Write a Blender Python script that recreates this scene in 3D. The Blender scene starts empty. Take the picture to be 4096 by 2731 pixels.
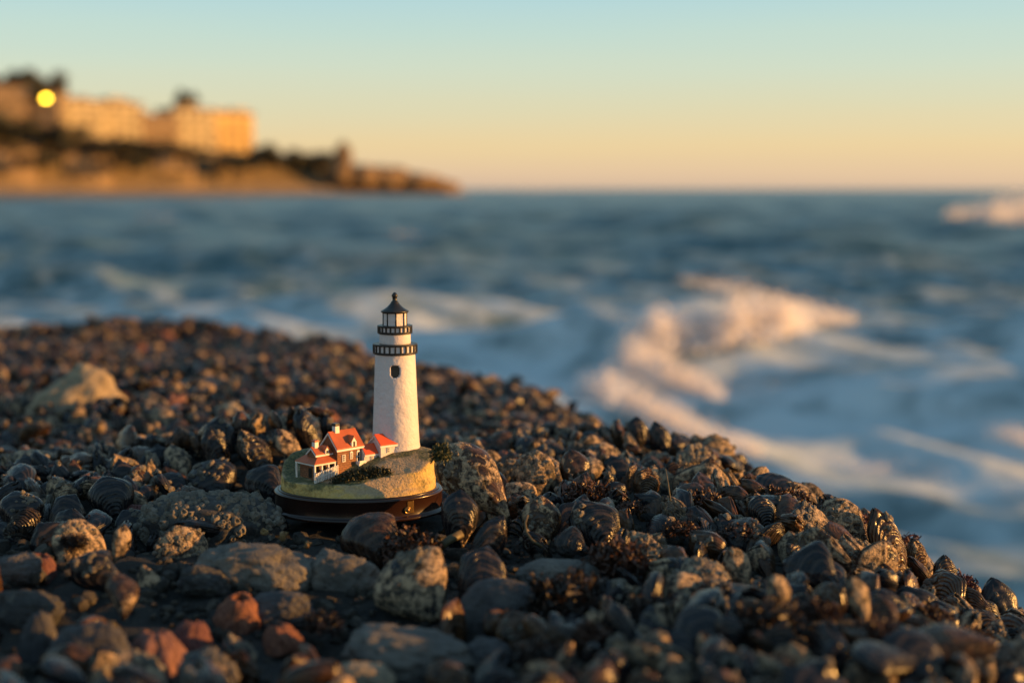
import bpy, math, random
import numpy as np
from mathutils import Vector, Matrix, noise as mnoise
random.seed(7); rng = np.random.default_rng(7)
S = bpy.context.scene
COL = S.collection
R = math.radians

# ------------------------------------------------------------------ helpers
def link(o): COL.objects.link(o); return o
def tag(o, label=None, cat=None, group=None, kind=None):
    if label: o['label'] = label
    if cat: o['category'] = cat
    if group: o['group'] = group
    if kind: o['kind'] = kind
    return o
def empty(name, loc=(0, 0, 0), parent=None):
    o = bpy.data.objects.new(name, None); o.location = loc; o.empty_display_size = .01
    if parent: o.parent = parent
    return link(o)
def new_mesh(name, v, f, mats=None, smooth=True, uv=None, mi=None):
    me = bpy.data.meshes.new(name); me.from_pydata([tuple(p) for p in v], [], [tuple(int(i) for i in q) for q in f])
    if mats:
        for m in (mats if isinstance(mats, (list, tuple)) else [mats]): me.materials.append(m)
    if mi is not None: me.polygons.foreach_set('material_index', mi)
    if smooth: me.polygons.foreach_set('use_smooth', [True]*len(me.polygons))
    if uv is not None:                       # uv per vertex
        l = me.uv_layers.new(name='UVMap'); vi = np.empty(len(me.loops), int); me.loops.foreach_get('vertex_index', vi)
        l.data.foreach_set('uv', np.asarray(uv, float)[vi].ravel())
    me.update(); return me
def obj(name, me, parent=None, loc=None):
    o = bpy.data.objects.new(name, me); o.parent = parent
    if loc is not None: o.location = loc
    return link(o)
def big_mesh(name, V, Q, mat, smooth=True, uv=None, attrs=None, cols=None):
    """fast mesh from numpy vertex (n,3) and quad (m,4) arrays"""
    me = bpy.data.meshes.new(name); n, m = len(V), len(Q)
    me.vertices.add(n); me.vertices.foreach_set('co', np.ascontiguousarray(V, np.float32).ravel())
    me.loops.add(m*4); me.loops.foreach_set('vertex_index', np.ascontiguousarray(Q, np.int32).ravel())
    me.polygons.add(m); me.polygons.foreach_set('loop_start', np.arange(0, m*4, 4, dtype=np.int32))
    me.polygons.foreach_set('loop_total', np.full(m, 4, np.int32))
    me.update(calc_edges=True)
    if smooth: me.polygons.foreach_set('use_smooth', np.ones(m, bool))
    if uv is not None:
        l = me.uv_layers.new(name='UVMap'); l.data.foreach_set('uv', np.ascontiguousarray(uv, np.float32)[np.asarray(Q).ravel()].ravel())
    for k, a in (attrs or {}).items():
        me.attributes.new(k, 'FLOAT', 'POINT').data.foreach_set('value', np.ascontiguousarray(a, np.float32))
    for k, a in (cols or {}).items():
        me.attributes.new(k, 'FLOAT_COLOR', 'POINT').data.foreach_set('color', np.ascontiguousarray(a, np.float32).ravel())
    me.materials.append(mat); me.validate(); return me
def grid_quads(nr, nc, wrap=False):
    r = np.arange(nr-1)[:, None]; c = np.arange(nc if wrap else nc-1)[None, :]
    c1 = (c+1) % nc
    return np.stack([r*nc+c, r*nc+c1, (r+1)*nc+c1, (r+1)*nc+c], -1).reshape(-1, 4)

class MB:
    """collects simple solids; build() links them as ONE mesh object"""
    def __init__(s): s.v = []; s.f = []; s.uv = []
    def add(s, v, f, uv=None):
        b = len(s.v); s.v += [Vector(p) for p in v]; s.f += [[i+b for i in q] for q in f]
        s.uv += list(uv) if uv is not None else [(p[0], p[2]) for p in v]
    def poly_prism(s, pts, ext):              # closed polygon (3-D points) extruded by a vector
        n = len(pts); e = Vector(ext); P = [Vector(p) for p in pts]
        s.add(P+[p+e for p in P], [list(range(n))[::-1], list(range(n, 2*n))]+[[i, (i+1) % n, (i+1) % n+n, i+n] for i in range(n)])
    def box(s, a, b, fr=None):
        x0, y0, z0 = a; x1, y1, z1 = b
        v = [(x, y, z) for z in (z0, z1) for x, y in ((x0, y0), (x1, y0), (x1, y1), (x0, y1))]
        quads = [(3, 2, 1, 0), (4, 5, 6, 7), (0, 1, 5, 4), (1, 2, 6, 5), (2, 3, 7, 6), (3, 0, 4, 7)]
        for q in quads:                       # separate verts per face so every face has its own uv
            p = [v[i] for i in q]
            ax = (p[1][0]-p[0][0], p[1][1]-p[0][1])
            uv = [((c[0] if abs(ax[0]) > abs(ax[1]) else c[1]), c[2]) for c in p]
            s.add([fr(*c) if fr else c for c in p], [(0, 1, 2, 3)], uv)
    def lathe(s, prof, c=(0, 0), n=64, a0=0, ey=1.0):
        m = len(prof); v = []; uv = []
        for r, z in prof:
            for k in range(n):
                a = a0+2*math.pi*k/n; v.append((c[0]+r*math.sin(a), c[1]-r*math.cos(a)*ey, z)); uv.append((k/n, z))
        f = [[i*n+k, i*n+(k+1) % n, (i+1)*n+(k+1) % n, (i+1)*n+k] for i in range(m-1) for k in range(n)]
        f.append(list(range(n))[::-1]); f.append([(m-1)*n+k for k in range(n)])
        s.add(v, f, uv)
    def build(s, name, mat, parent=None, smooth=False, scale=.001, bevel=0):
        me = new_mesh(name, [p*scale for p in s.v], s.f, mat, smooth, uv=s.uv)
        o = obj(name, me, parent)
        if bevel:
            w = o.modifiers.new('bevel', 'WELD'); w.merge_threshold = 1e-6
            b = o.modifiers.new('bevel', 'BEVEL'); b.width = bevel; b.segments = 2; b.limit_method = 'ANGLE'; b.angle_limit = R(40)
        return o

# ------------------------------------------------------------------ materials
class NT:
    def __init__(s, name):
        s.m = bpy.data.materials.new(name); s.m.use_nodes = True; s.t = s.m.node_tree
        s.b = s.t.nodes['Principled BSDF']; s.out = s.t.nodes['Material Output']
    def n(s, typ, **kw):
        nd = s.t.nodes.new(typ)
        for k, v in kw.items():
            if hasattr(nd, k): setattr(nd, k, v)
        return nd
    def l(s, a, b): s.t.links.new(a, b)
    def val(s, x, sock):
        if isinstance(x, (int, float)): sock.default_value = x
        elif isinstance(x, (tuple, list)): sock.default_value = (*x, 1) if len(x) == 3 and sock.type == 'RGBA' else x
        else: s.l(x, sock)
    def math(s, op, a, b=0., clamp=False):
        nd = s.n('ShaderNodeMath', operation=op, use_clamp=clamp); s.val(a, nd.inputs[0]); s.val(b, nd.inputs[1]); return nd.outputs[0]
    def mix(s, f, a, b, bt='MIX'):
        nd = s.n('ShaderNodeMix', data_type='RGBA', blend_type=bt); s.val(f, nd.inputs[0]); s.val(a, nd.inputs[6]); s.val(b, nd.inputs[7]); return nd.outputs[2]
    def ramp(s, f, a, b, inter='SMOOTHSTEP'):
        nd = s.n('ShaderNodeMapRange', interpolation_type=inter); s.val(f, nd.inputs[0]); s.val(a, nd.inputs[1]); s.val(b, nd.inputs[2]); return nd.outputs[0]
    def noise(s, sc, det=3, rough=.55, vec=None, dist=0):
        nd = s.n('ShaderNodeTexNoise'); nd.inputs['Scale'].default_value = sc; nd.inputs['Detail'].default_value = det
        nd.inputs['Roughness'].default_value = rough; nd.inputs['Distortion'].default_value = dist
        if vec is not None: s.l(vec, nd.inputs['Vector'])
        return nd.outputs[0]
    def pos(s): return s.n('ShaderNodeNewGeometry').outputs['Position']
    def objc(s): return s.n('ShaderNodeTexCoord').outputs['Object']
    def bump(s, h, strength=.5, dist=.001, nrm=None):
        nd = s.n('ShaderNodeBump'); nd.inputs['Strength'].default_value = strength; nd.inputs['Distance'].default_value = dist
        s.l(h, nd.inputs['Height'])
        if nrm is not None: s.l(nrm, nd.inputs['Normal'])
        return nd.outputs[0]
    def done(s, col=None, rough=.6, nrm=None, spec=None):
        if col is not None: s.val(col, s.b.inputs['Base Color'])
        s.val(rough, s.b.inputs['Roughness'])
        if nrm is not None: s.l(nrm, s.b.inputs['Normal'])
        if spec is not None: s.b.inputs['Specular IOR Level'].default_value = spec
        return s.m
def painted(name, col, rough=.55, var=.18, nscale=900, bump=.25, bd=.0003):
    k = NT(name); p = k.objc()
    f = k.noise(nscale, 4, .6, p); g = k.noise(nscale*.12, 3, .6, p)
    dark = tuple(c*(1-var*1.6) for c in col); lite = tuple(min(1, c*(1+var*.5)) for c in col)
    c = k.mix(k.ramp(g, .3, .72), dark, lite)
    return k.done(c, rough, k.bump(f, bump, bd))
M = {}
M['white'] = painted('white_paint', (.62, .57, .575), .6, .05, 420, .6, .0008)
M['trim'] = painted('white_trim', (.74, .71, .67), .55, .1, 1500, .3, .0002)
M['black'] = painted('black_paint', (.018, .017, .016), .38, .3, 1200, .35, .0003)
M['void'] = painted('window_dark', (.010, .011, .012), .3, .2, 900, .1)
M['roof_red'] = painted('orange_roof_paint', (.44, .105, .034), .5, .12, 1400, .3, .0002)
M['roof_bright'] = painted('bright_orange_roof_paint', (.74, .10, .028), .45, .08, 1400, .3, .0002)
M['resin'] = painted('brown_lacquered_wood', (.026, .011, .008), .26, .25, 260, .12, .0004)
M['metal'] = painted('aged_metal', (.30, .19, .08), .3, .2, 900, .2); M['metal'].node_tree.nodes['Principled BSDF'].inputs['Metallic'].default_value = .9

def brick_mat():
    k = NT('brick_paint'); uv = k.n('ShaderNodeTexCoord').outputs['UV']
    b = k.n('ShaderNodeTexBrick'); k.l(uv, b.inputs['Vector']); b.inputs['Scale'].default_value = 1.0
    b.inputs['Color1'].default_value = (.30, .115, .045, 1); b.inputs['Color2'].default_value = (.22, .085, .036, 1); b.inputs['Mortar'].default_value = (.06, .025, .014, 1)
    b.inputs['Mortar Size'].default_value = .10; b.inputs['Brick Width'].default_value = 2.0; b.inputs['Row Height'].default_value = .95; b.inputs['Mortar Smooth'].default_value = .4
    n = k.noise(900, 3, .6, k.objc())
    c = k.mix(k.ramp(n, .3, .8), b.outputs[0], (.13, .05, .022))
    inv = k.math('SUBTRACT', 1., b.outputs[1])
    return k.done(c, .7, k.bump(inv, .5, .0003))
M['brick'] = brick_mat()

def island_mat():
    k = NT('island_paint'); p = k.objc(); at = k.n('ShaderNodeAttribute', attribute_name='grass').outputs['Fac']
    n1 = k.noise(160, 4, .65, p); n2 = k.noise(900, 3, .6, p)
    m = k.ramp(k.math('ADD', at, k.math('MULTIPLY', k.math('SUBTRACT', n1, .5), 1.5)), .35, .75)
    tan = k.mix(k.ramp(n2, .3, .7), (.31, .22, .12), (.42, .31, .19))
    nz_ = k.n('ShaderNodeSeparateXYZ'); k.l(k.n('ShaderNodeNewGeometry').outputs['True Normal'], nz_.inputs[0]); side = k.ramp(nz_.outputs[2], .75, .45)
    tan = k.mix(side, tan, k.mix(k.ramp(n2, .3, .7), (.46, .30, .085), (.60, .42, .14)))
    grn = k.mix(k.ramp(n2, .3, .7), (.030, .042, .014), (.16, .14, .05))
    return k.done(k.mix(m, tan, grn), .75, k.bump(k.math('ADD', k.math('MULTIPLY', n2, 1.3), k.math('MULTIPLY', n1, 2.)), .8, .0007))
M['island'] = island_mat()

def shell_mat(name, mass):
    """mussel shell: x = crust cover, y = brownness, z = ribbing"""
    k = NT(name); p = k.pos()
    if mass:
        src = k.n('ShaderNodeAttribute', attribute_name='look').outputs['Color']
    else:
        src = k.n('ShaderNodeObjectInfo').outputs['Color']
    sp = k.n('ShaderNodeSeparateColor'); k.l(src, sp.inputs[0]); crust, brown, rib = sp.outputs[0], sp.outputs[1], sp.outputs[2]
    uv = k.n('ShaderNodeSeparateXYZ'); k.l(k.n('ShaderNodeTexCoord').outputs['UV'], uv.inputs[0]); g, th = uv.outputs[0], uv.outputs[1]
    n1 = k.noise(75, 4, .6, p); n2 = k.noise(330, 4, .65, p); n3 = k.noise(1300, 2, .6, p)
    ph = k.math('ADD', k.math('MULTIPLY', g, 95.), k.math('MULTIPLY', n1, 14.))
    band = k.math('MULTIPLY', k.math('ADD', k.math('SINE', ph), 1.), .5)
    band2 = k.math('MULTIPLY', k.math('ADD', k.math('SINE', k.math('MULTIPLY', ph, .37)), 1.), .5)
    blue = k.mix(k.ramp(n2, .3, .7), (.003, .004, .006), (.011, .012, .018))
    brn = k.mix(k.ramp(n2, .3, .7), (.012, .007, .0045), (.11, .052, .022))
    b = k.mix(k.ramp(k.math('ADD', brown, k.math('MULTIPLY', k.math('SUBTRACT', n1, .5), .9)), .25, .75), blue, brn)
    ribc = k.math('MULTIPLY', k.math('MULTIPLY', k.math('MULTIPLY', k.ramp(band, .55, .95), rib), k.ramp(n2, .35, .6)), .65)
    b = k.mix(ribc, b, (.17, .11, .055))
    b = k.mix(k.math('MULTIPLY', k.ramp(band2, .66, .98), .4), b, (.085, .062, .05))
    thr = k.math('SUBTRACT', .76, k.math('MULTIPLY', crust, .45))
    cm = k.ramp(k.math('ADD', k.math('MULTIPLY', n1, .65), k.math('MULTIPLY', n2, .35)), thr, k.math('ADD', thr, .05))
    cc = k.mix(k.ramp(n2, .38, .62), (.028, .023, .019), (.45, .32, .20))
    cc = k.mix(k.ramp(n3, .5, .75), cc, (.07, .06, .05))
    cm = k.math('MULTIPLY', cm, k.ramp(crust, .02, .12))
    c = k.mix(cm, b, cc)
    edge = k.ramp(g, .975, 1.0)
    c = k.mix(k.math('MULTIPLY', edge, .8), c, (.02, .014, .010))
    h = k.math('ADD', k.math('MULTIPLY', band, k.math('ADD', k.math('MULTIPLY', rib, .8), .05)), k.math('MULTIPLY', k.math('ADD', n2, k.math('MULTIPLY', n3, .6)), k.math('ADD', k.math('MULTIPLY', cm, 1.6), .45)))
    rg = k.math('ADD', .25, k.math('MULTIPLY', cm, .45))
    return k.done(c, rg, k.bump(h, .8, .0008), .34)
M['shell'] = shell_mat('mussel_shell', False); M['shell_mass'] = shell_mat('mussel_bed_shell', True)

def stone_mat(name, a, b, spot, sc=1., rough=.85):
    k = NT(name); p = k.pos()
    n1 = k.noise(55*sc, 5, .6, p); n2 = k.noise(260*sc, 5, .7, p); n3 = k.noise(1100*sc, 2, .6, p)
    c = k.mix(k.ramp(n1, .35, .65), a, b); c = k.mix(k.math('MULTIPLY', k.ramp(n2, .52, .68), .75), c, spot)
    return k.done(c, rough, k.bump(k.math('ADD', k.math('MULTIPLY', n2, 1.2), k.math('MULTIPLY', n3, .4)), .9, .0016))
M['stone_pale'] = stone_mat('pale_limestone', (.10, .092, .084), (.175, .157, .135), (.05, .045, .04))
M['stone_sand'] = stone_mat('sand_coloured_stone', (.24, .19, .125), (.38, .30, .195), (.10, .075, .05))
M['stone_grey'] = stone_mat('grey_stone', (.045, .044, .049), (.09, .085, .085), (.03, .028, .028))
M['stone_dark'] = stone_mat('dark_barnacled_stone', (.024, .025, .028), (.055, .052, .05), (.13, .12, .10))
M['stone_tan'] = stone_mat('tan_stone', (.19, .155, .11), (.33, .265, .18), (.08, .06, .04))
M['ledge'] = stone_mat('ledge_rock', (.007, .007, .007), (.02, .018, .015), (.045, .037, .026), 1.3)
M['gravel'] = stone_mat('shell_gravel', (.02, .019, .018), (.085, .07, .052), (.015, .015, .015), 2.)
M['barnacle'] = stone_mat('barnacle_shell', (.17, .15, .12), (.27, .235, .19), (.10, .085, .07), 3.)
M['amber'] = stone_mat('amber_shell', (.22, .13, .045), (.33, .21, .07), (.10, .055, .02), 2., .5)
def pink_mat(name, a, b):
    k = NT(name); uv = k.n('ShaderNodeTexCoord').outputs['UV']; mp = k.n('ShaderNodeMapping'); k.l(uv, mp.inputs[0]); mp.inputs['Scale'].default_value = (26, 2.2, 1)
    n1 = k.noise(1.0, 4, .65, mp.outputs[0]); n2 = k.noise(420, 3, .6, k.pos())
    c = k.mix(k.ramp(n1, .35, .68), a, b); c = k.mix(k.math('MULTIPLY', k.ramp(n2, .55, .75), .5), c, (.10, .05, .04))
    return k.done(c, .8, k.bump(k.math('ADD', n1, n2), .9, .0012))
M['pink'] = pink_mat('pink_barnacle_shell', (.085, .035, .030), (.27, .125, .095))
M['maroon'] = pink_mat('maroon_barnacle_shell', (.085, .026, .022), (.16, .06, .05))
M['rust'] = pink_mat('rust_barnacle_shell', (.10, .032, .020), (.27, .105, .055))
def plant_mat(name, a, b, tr=.25):
    k = NT(name); n = k.noise(300, 3, .6, k.pos()); c = k.mix(k.ramp(n, .35, .65), a, b)
    k.b.inputs['Transmission Weight'].default_value = 0
    return k.done(c, .55)
M['alga'] = plant_mat('red_brown_alga', (.028, .010, .006), (.085, .034, .016))
M['alga_dark'] = plant_mat('dark_alga', (.012, .007, .005), (.040, .020, .012))
M['alga_pink'] = plant_mat('purple_alga', (.05, .018, .016), (.15, .05, .05))
M['moss'] = plant_mat('green_moss', (.012, .020, .006), (.05, .055, .014))
M['kelp'] = plant_mat('olive_kelp', (.06, .045, .018), (.10, .075, .03))
M['hedge'] = plant_mat('hedge_paint', (.010, .020, .010), (.055, .048, .020))

# ------------------------------------------------------------------ camera geometry (used to read the layout off the photo)
CAMZ = .1431; PIT = math.atan(349/3267.); F = 3267.     # layout pixels: 2352 x 1568
cp, sp_ = math.cos(PIT), math.sin(PIT)
def ray(x, y):
    a = (x-1176)/F; b = (784-y)/F
    return Vector((a, cp+b*sp_, -sp_+b*cp))
def proj(p):
    x, y, z = p[0], p[1], p[2]-CAMZ
    d = y*cp-z*sp_; u = y*sp_+z*cp
    return 1176+F*x/d, 784-F*u/d, d
def on_plane(x, y, z):
    r = ray(x, y); t = (z-CAMZ)/r.z; return Vector((r.x*t, r.y*t, z))
def at_y(x, y, Y):
    r = ray(x, y); t = Y/r.y; return Vector((r.x*t, Y, CAMZ+r.z*t))

# ------------------------------------------------------------------ terrain
EDGE = np.array([(.62, .10), (.40, .30), (.30, .44), (.215, .60), (.188, .65), (.158, .70), (.115, .79), (.083, .89), (.040, 1.06), (-.02, 1.28), (-.081, 1.51), (-.24, 1.85), (-.46, 2.10), (-.76, 2.16), (-1.6, 2.3), (-3, 2.4)])
def edge_sd(x, y):
    """>0 outside (seaward), <0 on the ledge"""
    x = np.asarray(x, float); y = np.asarray(y, float); best = np.full(np.broadcast(x, y).shape, 1e9); sgn = np.ones_like(best)
    for (ax, ay), (bx, by) in zip(EDGE[:-1], EDGE[1:]):
        dx, dy = bx-ax, by-ay; t = np.clip(((x-ax)*dx+(y-ay)*dy)/(dx*dx+dy*dy), 0, 1)
        qx, qy = x-(ax+t*dx), y-(ay+t*dy); d = np.hypot(qx, qy); s = np.where(dx*qy-dy*qx < 0, 1., -1.)
        m = d < best; best = np.where(m, d, best); sgn = np.where(m, s, sgn)
    return best*sgn
WV = [(rng.uniform(0, 6.28), rng.uniform(0, 6.28), w) for w in (.9, .7, .5, .33, .25, .19, .14, .11, .085, .07, .055, .045)]
def rough(x, y):
    h = 0.
    for a, p, w in WV: h = h+min(w,.4)*.016*np.sin(2*math.pi/w*(x*math.cos(a)+y*math.sin(a))+p)
    return h
MOUNDS = [(-.128, .755, .024, .045, .035), (-.30, 1.0, .012, .10, .08), (-.35, 2.0, .012, .25, .2), (.03, .71, .006, .05, .04), (.10, .46, .010, .05, .04)]
def H(x, y):
    x = np.asarray(x, float); y = np.asarray(y, float)
    sd = edge_sd(x, y); t = np.maximum(0, sd+.04); drop = np.where(t < .15, 3.2*t*t, .072+.96*(t-.15))
    h = -.013-.042*(y-.63)-drop
    h = h-.40*.03*np.log1p(np.exp(np.clip((x-.125)/.03, -20, 20)))*np.clip((1.0-y)/.2, 0, 1)
    for mx, my, a, sx, sy in MOUNDS: h = h+a*np.exp(-((x-mx)/sx)**2-((y-my)/sy)**2)
    flat = np.exp(-((x+.069)/.05)**4-((y-.63)/.045)**4)
    h = h+rough(x, y)*(1-.85*flat)*np.clip(.35+.55*(y-.3), .35, 1)
    h = np.where(flat > .02, h*(1-flat)+(-.006)*flat, h)
    return np.maximum(h, -1.9)
def Hs(x, y): return float(H(np.array([x]), np.array([y]))[0])
def ground(px, py, off=0.):
    r = ray(px, py); c = Vector((0, 0, CAMZ)); ts = np.linspace(.3, 3.5, 800)
    X, Y, Z = r.x*ts, r.y*ts, CAMZ+r.z*ts; b = Z < H(X, Y)+off
    i = int(np.argmax(b)) if b.any() else 799
    if px > 1400 and Y[i] > 1.0:           # the ray slips past the crest: take the spot of the crest it grazes
        cl = np.where((Y > .5) & (Y < .95), Z-H(X, Y), 9); i = int(np.argmin(cl)); return Vector((X[i], Y[i], Hs(X[i], Y[i])+off))
    return Vector((X[i], Y[i], Z[i]))

gx = np.arange(-1.9, 1.0, .011); gy = np.arange(.12, 3.3, .011)
GX, GY = np.meshgrid(gx, gy); GZ = H(GX, GY)
fine = rng.normal(0, .0012, GZ.shape); GZ = GZ+fine
ground_o = obj('rock_ledge', big_mesh('rock_ledge', np.stack([GX, GY, GZ], -1).reshape(-1, 3), grid_quads(len(gy), len(gx)), M['ledge']))
tag(ground_o, kind='structure')

# ------------------------------------------------------------------ mussels
def half_width(t): return .27*np.sin(math.pi*np.clip(t, 0, 1)**1.75)**.5
def valve_arrays(nt, ns, sgn, bend=.05, thick=.17, ridge=.0, seed=0, wscale=1.):
    r = np.random.default_rng(seed)
    t = (1-np.cos(np.linspace(.12, 1, nt)*math.pi))/2; t = np.clip(t, .004, .9985)
    s = np.sin(np.linspace(-1, 1, ns)*math.pi/2)
    T, Sx = np.meshgrid(t, s, indexing='ij')
    g = 1-(1-T)*(1-np.abs(Sx)**3)
    w = half_width(T)*wscale
    wob = 1+.03*np.sin(T*9+seed)+.02*np.sin(T*21+2*seed)
    X = w*wob*Sx+bend*np.sin(math.pi*T)*1.2
    Z = T-.55-.10*(Sx**2)*(T**3)*(1 if seed % 2 else .4)
    prof = thick*np.sin(math.pi*np.clip(T, 0, 1)**1.15)**.5
    Y = prof*np.clip(1-np.abs(Sx)**2.3, 0, 1)**.62*(1+.12*Sx*(1 if seed % 3 else -1))
    if ridge:
        gg = g*(9+3*(seed % 3))+.5*np.sin(g*7+seed)
        saw = gg-np.floor(gg); Y = Y+ridge*(saw**1.5-.4)*np.clip(Y/.05, 0, 1)
        Y = Y+.006*np.sin(Sx*11+T*13+seed)*np.clip(Y/.06, 0, 1)+.004*np.sin(Sx*23-T*17+seed)*np.clip(Y/.06, 0, 1)
    if ridge:
        fr_ = np.array([[mnoise.fractal((a*5.5, b*5.5, seed*4.1+sgn), 1, 2, 4) for a, b in zip(ra, rb)] for ra, rb in zip(X, Z)])
        Y = Y+fr_*.016*np.clip(Y/.07, 0, 1); X = X+.010*fr_*np.abs(Sx)
    Y = np.maximum(Y, .0)+.004
    V = np.stack([X, sgn*Y, Z], -1).reshape(-1, 3)
    Q = grid_quads(nt, ns)
    if sgn > 0: Q = Q[:, ::-1]
    UV = np.stack([g, (Sx+1)/2], -1).reshape(-1, 2)
    return V, Q, UV
VALVES = []
for k in range(7):
    pr = dict(bend=[.05, .03, .07, .02, .06, .04, .0][k], thick=[.17, .19, .15, .2, .16, .22, .18][k], ridge=[.0018, .0015, .0022, .004, .002, .0012, .009][k], seed=k+1, wscale=[1, 1.08, .92, 1.15, 1.02, 1.1, .95][k])
    pair = []
    for sg in (1, -1):
        V, Q, UV = valve_arrays(44, 25, sg, **pr)
        me = big_mesh('valve', V, Q, M['shell'], uv=UV); pair.append(me)
    VALVES.append((pair, pr))

def cone_barnacle(mb, c, nrm, r, h, rnd, seg=9):
    n = Vector(nrm).normalized(); a = n.orthogonal().normalized(); b = n.cross(a); c = Vector(c)
    rings = [(1., -.25), (.86, .35), (.62, .85), (.46, 1.), (.36, .8), (.18, .45)]; v = []; uv = []
    ph = rnd.uniform(0, 6)
    for ri, (rr, hh) in enumerate(rings):
        for k in range(seg):
            an = 2*math.pi*k/seg; w = 1+.14*math.sin(an*3+ph)+.08*math.sin(an*5+2*ph)
            v.append(c+(a*math.cos(an)+b*math.sin(an))*r*rr*w+n*h*hh*(1+.1*math.sin(an*2+ph))); uv.append((k/seg, hh))
    f = [[i*seg+k, i*seg+(k+1) % seg, (i+1)*seg+(k+1) % seg, (i+1)*seg+k] for i in range(5) for k in range(seg)]
    f.append([5*seg+k for k in range(seg)])
    mb.add(v, f, uv)
def barnacle_mesh(kv, n, seed, spread=.5, tmid=.75, size=.045):
    """a crust of acorn barnacles sitting on one valve (unit mussel space)"""
    rnd = random.Random(seed); mb = MB(); pr = VALVES[kv][1]; V, Q, UV = valve_arrays(60, 41, -1, **pr); V = V.reshape(60, 41, 3)
    ct, cs = tmid+rnd.uniform(-.08, .08), rnd.uniform(-.35, .35)
    for i in range(n):
        it = int(min(57, max(4, (math.acos(1-2*min(.98, max(.03, ct+rnd.gauss(0, .16*spread))))/math.pi-.12)/.88*59)))
        js = int(min(38, max(2, 20+(cs+rnd.gauss(0, spread*.6))*20)))
        p = V[it, js]; e1 = V[it+1, js]-V[it-1, js]; e2 = V[it, js+1]-V[it, js-1]; nn = np.cross(e1, e2)
        if nn[1] > 0: nn = -nn
        s = size*rnd.uniform(.5, 1.25)
        cone_barnacle(mb, p, nn, s, s*rnd.uniform(.55, .95), rnd, 7)
    me = new_mesh('barnacle_crust', mb.v, mb.f, M['barnacle'], True, uv=mb.uv); return me
BARN = {}
def barn(kv, dense):
    k = (kv, dense)
    if k not in BARN: BARN[k] = barnacle_mesh(kv, [7, 14, 30, 55][dense], 31*kv+dense, [.4, .5, .8, 1.1][dense])
    return BARN[k]
def add_mussel(mat4, kv, look, barnd=None, label='', group=None):
    """one mussel: Empty > valve, valve (> barnacle_crust)"""
    e = empty('mussel'); e.matrix_world = mat4
    tag(e, label, 'mussel', group or 'mussels of the bed in and before the focus')
    for i, me in enumerate(VALVES[kv][0]):
        v = obj('valve', me, e); v.color = (*look, 1)
        if barnd is not None and i == 1: obj('barnacle_crust', barn(kv, barnd), v)
    return e
def Rm(ang, yaw, pitch): return Matrix.Rotation(R(ang), 3, 'Y') @ Matrix.Rotation(R(pitch), 3, 'X') @ Matrix.Rotation(R(yaw), 3, 'Z')
def mat_of(c, R3, L, sw=1., st=1.):
    return Matrix.Translation(c) @ R3.to_4x4() @ Matrix.Diagonal((L*sw, L*st, L, 1))

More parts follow.
